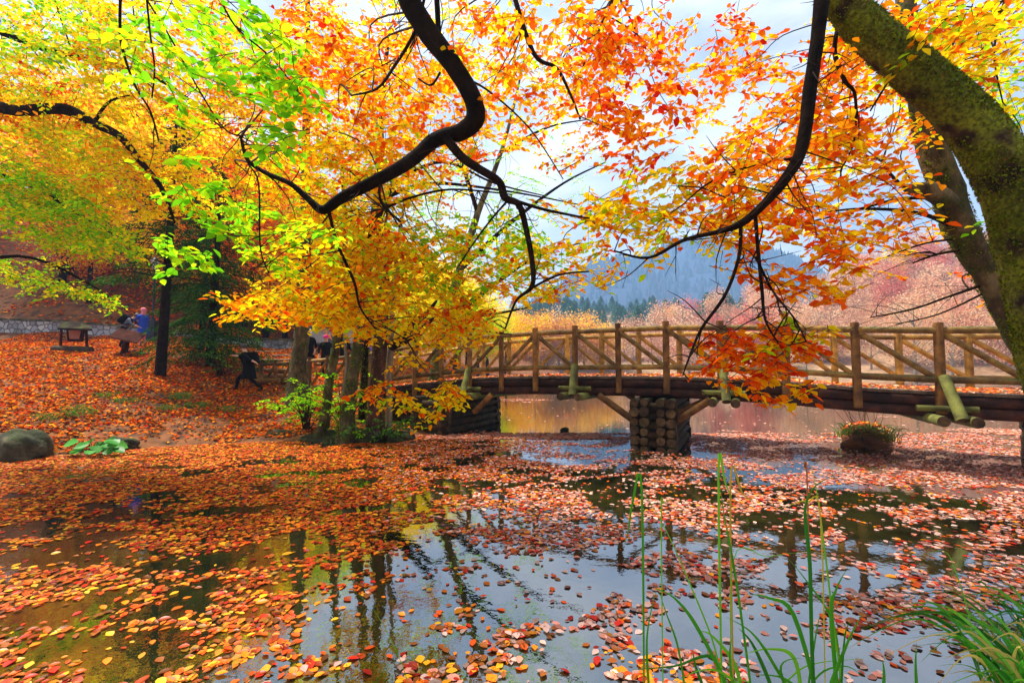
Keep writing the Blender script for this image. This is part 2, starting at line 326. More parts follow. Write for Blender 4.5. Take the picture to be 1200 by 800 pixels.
def patch(lv, tw, px, py, rx, ry, Y0, Y1, n, pal, leaf=.07, Ln=.45, droop=.25, anchors=None, br=None, conn=.12, rot=0):
    out = []
    for _ in range(n):
        while True:
            a, b = random.uniform(-1, 1), random.uniform(-1, 1)
            if a*a+b*b < 1: break
        if rot: a_, b_ = a*rx, b*ry; dx, dy = a_*math.cos(rot)-b_*math.sin(rot), a_*math.sin(rot)+b_*math.cos(rot)
        else: dx, dy = a*rx, b*ry
        q = P(px+dx, py+dy, random.uniform(Y0, Y1)); az = random.uniform(0, 6.283)
        spray(lv, tw, np.array(q)-np.array([math.cos(az), math.sin(az), 0])*Ln*.5, az, Ln*random.uniform(.6, 1.25), pal, leaf, droop)
        out.append(q)
        if br is not None and anchors and random.random() < conn:
            a0 = min(anchors, key=lambda v: (v-q).length+random.uniform(0, .5))
            Ld = (a0-q).length
            if Ld < 4:
                m1 = a0.lerp(q, .35)+Vector((random.uniform(-.1, .1)*Ld, random.uniform(-.1, .1)*Ld, .06*Ld)); m2 = a0.lerp(q, .7)+Vector((random.uniform(-.08, .08)*Ld, random.uniform(-.08, .08)*Ld, .05*Ld))
                r0 = .003+.0028*Ld
                br.tube([a0, m1, m2, q], [r0, r0*.75, r0*.5, .002], 4, False)
    return out
def pxpath(l, Y, fac=1.1):
    """list of (px,py,rpx[,Y]) -> points, radii"""
    pts, rad = [], []
    for a in l:
        y = a[3] if len(a) > 3 else Y
        pts.append(P(a[0], a[1], y)); off = ((a[0]-600)/F)**2
        rad.append(a[2]*y/F/(1+.35*off))
    return pts, rad
def branch(name, l, Y, m, parent, n=8, wob=.06):
    pts, rad = pxpath(l, Y); b = MB(); b.tube(pts, rad, n, True, wob=wob); o = b.build(name, m, parent)
    return catmull(pts, rad)[0]

# ------------------------------------------------------------------ terrain of the left bank
cps = []
def c3(px, py, Y): v = P(px, py, Y); cps.append(tuple(v))
SH = [(-15, 6.5), (-11.5, 7.6), (-9.45, 8.5), (-8.3, 9.5), (-7.2, 10.1), (-5.9, 10.5), (-4.6, 10.6), (-3.2, 10.7), (-2.3, 11.6), (-1.6, 13), (-1.6, 16), (-2.2, 22), (-3.5, 32), (-2, 48), (3, 66)]
for i, (x, y) in enumerate(SH):
    cps.append((x, y, .0)); a = SH[max(i-1, 0)]; b = SH[min(i+1, len(SH)-1)]
    tx, ty = b[0]-a[0], b[1]-a[1]; l = math.hypot(tx, ty); cps.append((x+ty/l*1.3, y-tx/l*1.3, -.45)); cps.append((x+ty/l*6, y-tx/l*6, -1.6))
for a in [(50, 470, 11), (0, 440, 13), (100, 440, 13.5), (200, 470, 12.3), (150, 412, 17), (50, 403, 19), (0, 401, 20), (-120, 410, 17), (230, 412, 17.5), (190, 433, 15.2), (250, 445, 14.6),
          (290, 460, 15), (330, 463, 14.6), (300, 490, 12.2), (370, 493, 12.1), (345, 420, 19), (345, 408, 21), (290, 412, 20), (225, 402, 21.5), (100, 402, 21.5), (0, 400, 21.5), (-150, 398, 21.5),
          (400, 450, 16), (430, 450, 16), (400, 425, 22), (100, 365, 23.6), (0, 365, 23.6), (-150, 362, 23.6), (210, 375, 23.6), (100, 335, 26), (100, 290, 31), (0, 240, 38), (-150, 240, 36),
          (200, 320, 30), (250, 300, 40), (300, 388, 27), (380, 402, 32), (450, 415, 40), (480, 420, 55), (400, 380, 50), (300, 330, 45)]: c3(*a)
for a in [(147, 415, 16.8), (86, 413, 17.3), (322, 449, 15.3), (320, 438, 16.9), (320, 427, 18.7), (320, 416, 20.7), (167, 406, 18.6)]: c3(*a)
cps += [(-20, 9, 1.2), (-24, 14, 2.2), (-40, 20, 4), (-60, 30, 12), (-60, 70, 26), (-30, 80, 18), (-6, 75, 3), (-10, 60, 2.5), (-8, 45, 2), (-3.4, 14.0, .45), (-3.0, 13, .35)]
cps = np.array(cps); xy = cps[:, :2]
K = np.linalg.norm(xy[:, None]-xy[None], axis=2); n_ = len(cps)
A = np.zeros((n_+3, n_+3)); A[:n_, :n_] = K - np.eye(n_)*.05; A[:n_, n_] = 1; A[:n_, n_+1:] = xy; A[n_:, :n_] = A[:n_, n_:].T
sol = np.linalg.solve(A, np.concatenate([cps[:, 2], np.zeros(3)]))
def hL(x, y):
    q = np.stack([np.asarray(x, float).ravel(), np.asarray(y, float).ravel()], 1); out = np.empty(len(q))
    for i in range(0, len(q), 20000):
        s = q[i:i+20000]; k = np.linalg.norm(s[:, None]-xy[None], axis=2); out[i:i+20000] = k@sol[:n_]+sol[n_]+s@sol[n_+1:]
    X, Y = q[:, 0], q[:, 1]
    out += (np.sin(X*2.1+Y*.7)*np.sin(Y*1.7-X*.6)*.05+np.sin(X*5.3)*np.sin(Y*4.7+X)*.02)*np.clip(out*3, 0, 1)
    return out.reshape(np.shape(x))
def hl(x, y): return float(hL(np.array([x]), np.array([y]))[0])
def grid_mesh(name, xs, ys, hf, m, **kw):
    X, Y = np.meshgrid(xs, ys); Z = hf(X, Y); nx, ny = len(xs), len(ys)
    V = np.stack([X, Y, Z], 2).reshape(-1, 3); i = np.arange(nx*ny).reshape(ny, nx)
    Fq = np.stack([i[:-1, :-1], i[:-1, 1:], i[1:, 1:], i[1:, :-1]], 2).reshape(-1, 4)
    me = np_mesh(name, V, Fq, smooth=True); return tag(link(name, me, m), kind='structure', **kw)
xs = np.concatenate([np.linspace(-75, -22, 40), np.linspace(-21.5, 2, 110), np.linspace(2.6, 8, 10)])
ys = np.concatenate([np.linspace(5.5, 25, 110), np.linspace(25.6, 80, 70)])
grid_mesh('left_bank', xs, ys, hL, M['soil'])
# near bank under the camera and round to the right
NS = np.array([(-14, .8), (-6, 1.3), (0, 1.7), (1.2, 1.75), (2.4, 2.15), (3.4, 2.75), (4.6, 3.75), (6.3, 5.1), (8.4, 6.4), (11, 8.2), (14, 10), (24, 14), (60, 26)])
def hN(x, y):
    sy = np.interp(x, NS[:, 0], NS[:, 1]); d = (sy-y)
    return np.clip(d*.35, -.8, .28)+np.clip((d-2)*.1, 0, 1.2)+np.sin(x*3+y*2)*.015*(d > 0)+.6*np.clip((x-7.5)/2, 0, 1)*np.clip(d/1.2, 0, 1)
grid_mesh('near_bank', np.linspace(-14, 60, 150), np.linspace(-14, 30, 120), hN, M['soil'])
# water
w = MB(); w.add([(-900, -60, 0), (1400, -60, 0), (1400, 1500, 0), (-900, 1500, 0)], [(0, 1, 2, 3)])
tag(w.build('lake_water', M['water']), kind='structure')
# far shore and hills
def sst(a, b, t): t = np.clip((t-a)/(b-a), 0, 1); return t*t*(3-2*t)
def hF(x, y):
    ysr = 78-np.clip(x-20, 0, 90)*.50+np.sin(x*.07)*3
    ysr = np.where(x < -5, 78+(x+5)*.25, ysr)
    d = y-ysr
    h = np.clip(d*.25, -2, 1.0)+sst(3, 60, d)*7
    h += 26*np.exp(-(((x-150)/60)**2+((y-110)/70)**2))*sst(0, 30, d)
    h += 22*np.exp(-(((x-60)/130)**2+((y-250)/70)**2))*sst(0, 60, d)+30*np.exp(-(((x+120)/70)**2+((y-140)/60)**2))*sst(0, 40, d)
    h += (np.sin(x*.05+1)*np.sin(y*.04)*2.5)*sst(0, 60, d)
    return h
grid_mesh('far_shore', np.linspace(-320, 520, 170), np.linspace(28, 420, 110), hF, M['far_soil'])
def hR(x, y):
    top = 240*np.exp(-((x-330)/330)**2)+95*np.exp(-((x+500)/260)**2)+70*np.exp(-((x-1000)/260)**2)+14*np.sin(x*.017)+7*np.sin(x*.041+1)
    return top*sst(420, 880, y)*(1-.7*sst(950, 1300, y))+np.sin(x*.03+y*.02)*4-4
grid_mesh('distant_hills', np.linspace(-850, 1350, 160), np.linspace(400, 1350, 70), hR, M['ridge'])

# ------------------------------------------------------------------ far trees
def crown_cloud(n, clumps, cx, cy, cz, rx, ry, rz, leaf, pal, flat=.6, cs=.28, hollow=.3):
    c = rng.normal(0, 1, (clumps, 3)); c = unit(c)*rng.uniform(hollow, 1, (clumps, 1))**.6
    cc = pick(pal, clumps); w = rng.integers(0, clumps, n)
    r = rng.normal(0, cs, (n, 3))*np.array([1, 1, flat]); p = (c[w]+r)*np.array([rx, ry, rz])+np.array([cx, cy, cz])
    col = np.where(rng.random((n, 1)) < .6, cc[w], pick(pal, n))
    d = rng.normal(0, 1, (n, 3)); d[:, 2] *= .5; nr = rng.normal(0, .8, (n, 3))+np.array([0, 0, .6])
    return p, d, nr, leaf*rng.uniform(.6, 1.3, n), col
def broadleaf(name, H, Rr, n, leaf, pal, label, cat='tree', group=None, bark='greybark', clumps=40, low=.3, limbs=9, mat_='farleaf', tr=None):
    t = empty(name, (0, 0, 0), label, cat, group); b = MB(); tr = tr or H*.018
    lean = Vector((random.uniform(-.06, .06)*H, random.uniform(-.06, .06)*H, 0))
    tp = [Vector((0, 0, -.4)), Vector((0, 0, H*.25))+lean*.3, Vector((0, 0, H*.55))+lean*.6, Vector((0, 0, H*.93))+lean]
    b.tube(tp, [tr*1.5, tr*1.05, tr*.7, tr*.15], 8, False, wob=.08); b.build('trunk', M[bark], t)
    lb = MB()
    for k in range(limbs):
        f = random.uniform(low, .85); a = k*2.4+random.uniform(-.4, .4); s = tp[1].lerp(tp[3], (f-.25)/.68); l = Rr*(1.1-f*.5)
        e = s+Vector((math.cos(a)*l, math.sin(a)*l, l*random.uniform(.25, .7))); mid = s.lerp(e, .5)+Vector((0, 0, l*.08))
        lb.tube([s, mid, e], [tr*.4, tr*.25, tr*.06], 4, False)
        for q in range(3):
            e2 = e+Vector((random.uniform(-1, 1), random.uniform(-1, 1), random.uniform(0, 1)))*l*.4; lb.tube([mid.lerp(e, q*.3), e2], [tr*.14, tr*.04], 3, False)
    lb.build('limb', M[bark], t)
    cz = H*(low+1.02)/2; lv = Leaves(); lv.add(*crown_cloud(n, clumps, lean.x*.6, lean.y*.6, cz, Rr*.85, Rr*.85, H*(1-low)*.46, leaf, pal)); lv.build('crown', M[mat_], t, .7, True)
    return t
def conifer(name, H, Rr, n, leaf, col, label, group=None, cat='tree'):
    t = empty(name, (0, 0, 0), label, cat, group); b = MB(); b.tube([(0, 0, -.4), (0, 0, H*.98)], [H*.014, H*.003], 6, False, spline=False); b.build('trunk', M['bark'], t)
    tiers = 17; k = rng.integers(0, tiers, n); f = (k+rng.normal(0, .13, n))/tiers; f = np.clip(f, 0, .995); az = rng.uniform(0, 6.283, n)
    prof = Rr*(1-f)**.85*(1+.22*np.sin(az*3+k*2.1)+.12*np.sin(az*7+k)); rr = prof*rng.uniform(.12, 1, n)**.6
    z = H*.12+f*H*.88-rr*.28; p = np.stack([np.cos(az)*rr, np.sin(az)*rr, z], 1)
    d = np.stack([np.cos(az), np.sin(az), -.35+rng.normal(0, .2, n)], 1); nr = np.array([0, 0, 1.])+rng.normal(0, .35, (n, 3))
    lv = Leaves(); lv.add(p, d, nr, leaf*rng.uniform(.6, 1.3, n), pick(col, n)); lv.build('crown', M['needle'], t, .45, True)
    return t
def place(o, x, y, z, s, first):
    c = o if first else copy_tree(o)
    c.location = (x, y, z); c.rotation_euler = (0, 0, random.uniform(0, 6.28)); c.scale = (s*random.uniform(.85, 1.15), s*random.uniform(.85, 1.15), s)
    return c
fl = [('far leafless pink-brown tree on the opposite shore of the lake', [(PK, 4), (PL, 4), ((.42, .20, .16), 2)], 150, 3400),
      ('far orange-yellow tree among the pink ones on the opposite shore', [((.85, .36, .04), 3), ((.9, .58, .05), 3), (PK, 1)], 34, 3400),
      ('far rosy red tree among the pale ones on the opposite shore', [((.66, .17, .12), 3), ((.70, .30, .2), 2)], 30, 3400)]
protoF = []
for lab, pal, cnt, n in fl:
    for v in range(2):
        protoF.append([broadleaf('far_tree', 10, 3.4, n, .30, pal, lab, group=lab.split(' on ')[0].replace('tree', 'trees'), bark='palebark', clumps=44, low=.04, limbs=12, tr=.16), cnt//2, True])
for pr in protoF:
    for i in range(pr[1]):
        for _ in range(50):
            x = random.uniform(-40, 175); y = random.uniform(38, 180)
            if 'yellow' in pr[0]['label'] and random.random() < .6: x = random.uniform(-6, 22); y = random.uniform(76, 90)
            h = float(hF(np.array([x]), np.array([y]))[0])
            if h > .6 and abs(x/y) < 1.3 and (x/y > .72 or y < 112) and (random.random() < 40/y): break
        place(pr[0], x, y, h-.3, random.uniform(.7, 1.15)*(1.0 if y < 110 else 1.2), i == 0)
pc = conifer('far_conifer', 10.5, 4.4, 3200, .6, [((.05, .16, .07), 2), ((.08, .20, .08), 2), ((.04, .12, .06), 1)], 'far dark green conifer on the hillside beyond the lake', 'conifers on the hillside beyond the lake')
for i in range(240):
    if i < 8: x, y = random.uniform(10, 60), random.uniform(105, 130)
    elif i < 190: x, y = random.uniform(0, 130), random.uniform(160, 235)
    else: x, y = random.uniform(-50, 190), random.uniform(235, 300)
    h = float(hF(np.array([x]), np.array([y]))[0]); place(pc, x, y, h-.3, random.uniform(.5, 1.0), i == 0)
# forest cover of the distant ridge: one mass
n = 9000; X = rng.uniform(-500, 1100, n); Y = rng.uniform(430, 1000, n); Z = hR(X, Y); ok = Z > 1; X, Y, Z = X[ok], Y[ok], Z[ok]; n = len(X)
Vv, Ff, cc = [], [], []
hh = rng.uniform(9, 17, n); rr = hh*.3; b0 = np.stack([X, Y, Z-2], 1)
ang = np.arange(6)/6*6.283
ring = b0[:, None, :]+np.stack([np.cos(ang), np.sin(ang), 0*ang], 1)[None]*rr[:, None, None]
mid_ = b0[:, None, :]+np.stack([np.cos(ang+.5), np.sin(ang+.5), 0*ang], 1)[None]*rr[:, None, None]*.62+np.array([0, 0, 1])*(hh*.55)[:, None, None]
tip = b0+np.array([0, 0, 1.])*hh[:, None]+np.array([0, 0, 2.])
Vv = np.concatenate([ring, mid_, np.repeat(tip[:, None], 6, 1)], 1).reshape(-1, 3); bi = (np.arange(n)*18)[:, None]
Fq = np.concatenate([bi+np.array([[k, (k+1) % 6, 6+(k+1) % 6, 6+k]]) for k in range(6)]+[bi+np.array([[6+k, 6+(k+1) % 6, 12+(k+1) % 6, 12+k]]) for k in range(6)], 0)
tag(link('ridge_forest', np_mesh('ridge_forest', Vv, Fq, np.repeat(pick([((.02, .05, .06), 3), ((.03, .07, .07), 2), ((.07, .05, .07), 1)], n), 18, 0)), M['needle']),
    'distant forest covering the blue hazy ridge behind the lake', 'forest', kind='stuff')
# ------------------------------------------------------------------ bridge
BD = Vector((.891, -.4535, 0)); BN = Vector((.4535, .891, 0)); B0 = Vector((3.29, 9.70, 0))
def s_of(px, w=0.0):
    k = (px-600)/F; o = B0+BN*w
    return (k*o.y-o.x)/(BD.x-k*BD.y)
ZS = [(-40, .72), (s_of(303), .74), (s_of(345), .80), (s_of(385), .90), (s_of(432), 1.04), (s_of(487), 1.26), (s_of(551), 1.43), (s_of(628), 1.50), (s_of(781), 1.525), (s_of(920), 1.45), (s_of(1003), 1.37), (s_of(1100), 1.32), (s_of(1200), 1.30), (40, 1.2)]
def dz(s): return float(np.interp(s, [a[0] for a in ZS], [a[1] for a in ZS]))
def BP(s, w, z): v = B0+BD*s+BN*w; return Vector((v.x, v.y, z))
sl_ = [s_of(p) for p in (307, 324, 343, 364, 385, 408, 432, 459, 487, 518, 551, 588, 628, 674, 725, 781, 845, 920, 1003, 1100)]
sR = sl_[-1]
for k in range(1, 5): sl_.append(sR+1.1*k)
bridge = empty('log_footbridge', BP(0, 1, 0), 'long rustic log footbridge with cross-braced log railings arching over the leafy lake', 'footbridge')
sS = sl_[3]
# deck planks
b = MB(); s = sl_[5]
while s < sl_[-1]+.3:
    ww = random.uniform(.13, .155); c = BP(s+ww/2, 1.1, dz(s+ww/2)-.03+random.uniform(-.004, .004))
    b.box(c, (ww, 2.14+random.uniform(-.03, .03), .05), math.atan2(BD.y, BD.x)); s += ww+.008
b.build('deck', M['deck'], bridge)
for w in (.10, 2.12):
    for dzz in (-.155, -.345):
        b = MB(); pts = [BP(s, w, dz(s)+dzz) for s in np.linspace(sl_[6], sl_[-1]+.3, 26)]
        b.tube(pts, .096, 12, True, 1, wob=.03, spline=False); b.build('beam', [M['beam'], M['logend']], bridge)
for w in (-.02, 2.22):
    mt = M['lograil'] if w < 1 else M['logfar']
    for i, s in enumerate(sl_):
        b = MB(); bot = -.36 if sl_[i] > sl_[6] else -.15
        r = random.uniform(.066, .078)
        z0 = dz(s)
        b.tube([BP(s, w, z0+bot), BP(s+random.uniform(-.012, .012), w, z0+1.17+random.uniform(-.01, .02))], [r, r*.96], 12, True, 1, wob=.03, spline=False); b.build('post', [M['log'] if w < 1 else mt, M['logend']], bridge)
    # rails: one log per two bays, butted
    for dzz, r in ((1.035, .058), (.205, .056)):
        i = 0
        while i < len(sl_)-1:
            j = min(i+(2 if w < 1 else 3), len(sl_)-1)
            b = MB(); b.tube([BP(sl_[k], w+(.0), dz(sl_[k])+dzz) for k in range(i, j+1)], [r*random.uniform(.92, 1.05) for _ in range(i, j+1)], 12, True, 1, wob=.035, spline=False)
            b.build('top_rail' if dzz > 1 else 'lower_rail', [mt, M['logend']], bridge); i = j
    mid = 12
    for i in range(len(sl_)-1):
        a, c = sl_[i], sl_[i+1]; up = i < mid
        s0, s1 = (a+.05, c-.05); za, zb = (.22, .98) if up else (.98, .22)
        b = MB(); b.tube([BP(s0, w, dz(s0)+za), BP(s1, w, dz(s1)+zb)], [.050, .047], 10, True, 1, wob=.04, spline=False); b.build('brace', [mt, M['logend']], bridge)
# outrigger struts at every third post
for i in (10, 13, 16, 19, 22):
    s = sl_[i]; z = dz(s); t = MB()
    b = MB(); b.tube([BP(s+.02, -.11, z+.26), BP(s+.10, -.52, z-.42)], [.075, .085], 12, True, 1, wob=.03, spline=False); b.build('strut', [M['green_log'], M['logend']], bridge)
    for o in (-.16, .24):
        b = MB(); b.tube([BP(s+o, 2.5, z-.48), BP(s+o+.01, -.60, z-.44)], [.085, .085], 12, True, 1, wob=.03, spline=False); b.build('cross_log', [M['green_log'], M['logend']], bridge)
    b = MB(); b.tube([BP(s-.36, -.13, z-.27), BP(s+.42, -.13, z-.27)], [.05, .052], 10, True, 1, wob=.03, spline=False); b.build('tie_log', [M['green_log'], M['logend']], bridge)
# middle pier: log crib, cross logs show their ends between short stretches of the front logs
def pier(s0, s1, w0, w1, ztop, name='pier', rows=9, ends=(.28, .72), parent=bridge):
    pr = MB(); rr = .098; root = None
    zt = ztop; k = 0; z = zt-.1
    items = []
    while z > -.35:
        if k % 2 == 0:
            for e in (0.02,)+tuple(ends)+(.98,): items.append(([BP(s0+(s1-s0)*e, w0-random.uniform(.08, .15), z), BP(s0+(s1-s0)*e, w1+.06, z)], 'c'))
        else:
            for w in (w0+.13, w1-.13): items.append(([BP(s0-random.uniform(.06, .12), w, z), BP(s1+random.uniform(.06, .12), w, z)], 'l'))
        z -= .098 if k % 2 == 0 else .098; k += 1
    core = MB(); core.box(BP((s0+s1)/2, (w0+w1)/2, (zt-.6)/2+.1), (s1-s0-.16, w1-w0-.36, zt-.0), math.atan2(BD.y, BD.x))
    root = core.build(name, M['beam'], parent)
    for pts, ty in items:
        b = MB(); jz = Vector((0, 0, random.uniform(-.015, .015))); b.tube([pts[0]+jz, pts[1]-jz], [rr*random.uniform(.82, 1.08), rr*random.uniform(.85, 1.05)], 12, True, 1, wob=.07, spline=False); b.build('log', [M['pierlog'], M['logend']], root)
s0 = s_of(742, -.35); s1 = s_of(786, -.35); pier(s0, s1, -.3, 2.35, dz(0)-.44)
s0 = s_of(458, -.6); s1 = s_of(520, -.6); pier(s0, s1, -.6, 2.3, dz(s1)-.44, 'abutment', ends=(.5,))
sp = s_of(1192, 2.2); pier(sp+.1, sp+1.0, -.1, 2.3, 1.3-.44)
for (pa, pb, sa, sb, w) in ((788, 832, 0, 0, -.05), (742, 701, 0, 0, -.05), (788, 832, 0, 0, 2.1), (742, 701, 0, 0, 2.1), (556, 577, 0, 0, -.05)):
    a = s_of(pa, -.05); c = s_of(pb, -.05); b = MB(); b.tube([BP(a, w, .56), BP(c, w, dz(c)-.42)], [.075, .075], 10, True, 1, wob=.03, spline=False); b.build('knee_brace', [M['log'], M['logend']], bridge)
b = MB(); b.tube([BP(s_of(775), -.1, .62), BP(s_of(832), .45, dz(0)-.45)], [.07, .07], 10, True, 1, spline=False); b.build('knee_brace', [M['log'], M['logend']], bridge)
# leaves lying on the deck
n = 5200; ss = rng.uniform(sl_[5], sl_[-1], n); ww = rng.beta(.5, .5, n)*2.0+.1
p = np.array([BP(a, b_, dz(a)+.004+random.random()*.02) for a, b_ in zip(ss, ww)])
lv = Leaves(); d = rng.normal(0, 1, (n, 3)); d[:, 2] *= .15; lv.add(p, d, np.array([0, 0, 1.])+rng.normal(0, .25, (n, 3)), rng.uniform(.06, .1, n), pick([(OR, 2), (RO, 3), ((.75, .35, .2), 3), (BR, 2)], n))
tag(lv.build('deck_leaves', M['float'], None), 'scattered fallen leaves lying on the deck of the log footbridge', 'fallen leaves', kind='stuff')

# ------------------------------------------------------------------ retaining wall, steps, lamp post, shelter, board
wp = [(-330, 372, 405, 18), (-200, 372, 402, 20), (-100, 373, 399, 21), (0, 375, 397, 22), (65, 377, 400, 22), (130, 382, 403, 22), (200, 389, 406, 22), (260, 395, 409, 22), (300, 398, 412, 22.2), (338, 399, 415, 22.5), (352, 402, 416, 24)]
wall = empty('stone_wall', P(0, 400, 22), 'long low rubble stone retaining wall behind the leaf covered bank', 'stone wall')
b = MB(); c_ = MB()
for part, mb in ((0, b), (1, c_)):
    V = []; Fc = []
    for (px, t, bo, Y) in wp:
        T = P(px, t, Y); Bm = P(px, bo, Y); Bm.z -= .3
        if part == 0: V += [Bm, Vector((T.x, T.y, T.z)), Vector((T.x, T.y+.5, T.z)), Bm+Vector((0, .5, 0))]
        else: V += [Vector((T.x, T.y-.05, T.z+.003)), Vector((T.x, T.y-.05, T.z+.1)), Vector((T.x, T.y+.56, T.z+.1)), Vector((T.x, T.y+.56, T.z+.003))]
    for i in range(len(wp)-1):
        for k in range(4): Fc.append((i*4+k, (i+1)*4+k, (i+1)*4+(k+1) % 4, i*4+(k+1) % 4))
    Fc += [(0, 1, 2, 3), tuple(len(V)-4+k for k in (3, 2, 1, 0))]; mb.add(V, Fc)
b.build('masonry', M['wall'], wall); c_.build('coping', M['rock'], wall)
steps = empty('timber_steps', P(322, 441, 16), 'earth steps with log risers climbing behind the left end of the bridge', 'steps')
for (y, Y) in ((446, 15.3), (441, 16), (434.5, 16.9), (428.5, 17.8), (423, 18.7), (418, 19.7), (413, 20.7)):
    b = MB(); a = P(299-(446-y)*.05, y, Y); c = P(344-(446-y)*.1, y-.5, Y+.2); b.tube([a, c], [.085, .08], 8, True, 1, wob=.06, spline=False); b.build('riser_log', [M['log'], M['logend']], steps)
    b = MB(); m_ = (a+c)/2; b.box(m_+Vector((0, .55, -.04)), ((c-a).length*.98, 1.0, .1)); b.build('tread', M['soil'], steps)
lp = P(178, 404, 21); lp.z = hl(lp.x, lp.y)
lamp = empty('lamp_post', lp, 'slim black lamp post standing beside the stone wall on the bank', 'lamp post')
b = MB(); b.tube([lp, lp+Vector((0, 0, 3.3))], [.05, .035], 10, spline=False); b.build('pole', M['metal'], lamp)
b = MB(); b.box(lp+Vector((0, 0, .45)), (.42, .36, .95)); b.tube([lp+Vector((0, 0, .9)), lp+Vector((0, 0, 1.05))], [.1, .06], 10, spline=False); b.build('base_box', M['metal'], lamp)
b = MB(); b.tube([lp+Vector((0, 0, 3.3)), lp+Vector((0, 0, 3.35)), lp+Vector((0, 0, 3.7))], [.06, .1, .16], 6, spline=False); g_ = b.build('lantern', M['lampglass'], lamp)
b = MB(); b.tube([lp+Vector((0, 0, 3.7)), lp+Vector((0, 0, 3.85)), lp+Vector((0, 0, 3.95))], [.2, .07, .01], 6, spline=False); b.build('cap', M['metal'], lamp)
# roofed notice shelter
Y = 17.3; sb = P(86, 411, Y); sh = empty('notice_shelter', sb, 'small roofed dark wooden notice stand on a log base, left of the tilted board', 'notice stand')
for px in (71, 102):
    b = MB(); b.tube([P(px, 410, Y), P(px+(1 if px < 86 else -1), 383, Y)], [.045, .04], 8, spline=False); b.build('post', M['signwood'], sh)
b = MB(); b.tube([P(63, 409.5, Y-.05), P(107, 410.5, Y-.05)], [.15, .145], 12, True, 1, wob=.06, spline=False); b.build('base_log', [M['pierlog'], M['logend']], sh)
b = MB(); q = [P(77, 382, Y), P(97.5, 382, Y), P(94, 400.5, Y), P(79, 400, Y)]; q2 = [v+Vector((0, .12, 0)) for v in q]
b.add(q+q2, [(0, 1, 2, 3), (7, 6, 5, 4), (0, 4, 5, 1), (1, 5, 6, 2), (2, 6, 7, 3), (3, 7, 4, 0)]); pn = b.build('panel', M['signwood'], sh)
b = MB(); q = [P(80, 386, Y-.012), P(95, 386, Y-.012), P(92.5, 397, Y-.012), P(81.5, 397, Y-.012)]; q2 = [v+Vector((0, .01, 0)) for v in q]
b.add(q+q2, [(3, 2, 1, 0), (4, 5, 6, 7), (1, 5, 4, 0), (2, 6, 5, 1), (3, 7, 6, 2), (0, 4, 7, 3)]); b.build('plaque', plain('faded_plaque', (.30, .09, .04), .7), pn)
b = MB()
for sg in (-1, 1):
    q = [P(72, 376.5, Y), P(98, 376.5, Y), P(108, 385.5, Y+sg*.45), P(67.5, 384, Y+sg*.45)]
    q2 = [v-Vector((0, 0, .07)) for v in q]; b.add(q+q2, [(0, 1, 2, 3), (7, 6, 5, 4), (0, 4, 5, 1), (1, 5, 6, 2), (2, 6, 7, 3), (3, 7, 4, 0)])
b.build('roof', M['bark'], sh)
Y = 16.8; bb = P(147, 414, Y); bo = empty('tilted_board', bb, 'large tilted dark red-brown board on one stout post, in front of the two visitors', 'information board')
b = MB(); b.tube([P(145, 414.5, Y+.1), P(150, 394, Y+.2)], [.11, .09], 10, True, 0, spline=False); b.build('post', M['signwood'], bo)
b = MB(); q = [P(126, 395, 16.6), P(140, 386, 17.4), P(170.5, 392.5, 17.2), P(160, 403, 16.3)]; q2 = [v+Vector((0, .03, .06)) for v in q]
b.add(q+q2, [(0, 1, 2, 3), (7, 6, 5, 4), (0, 4, 5, 1), (1, 5, 6, 2), (2, 6, 7, 3), (3, 7, 4, 0)]); b.build('panel', M['signwood'], bo)

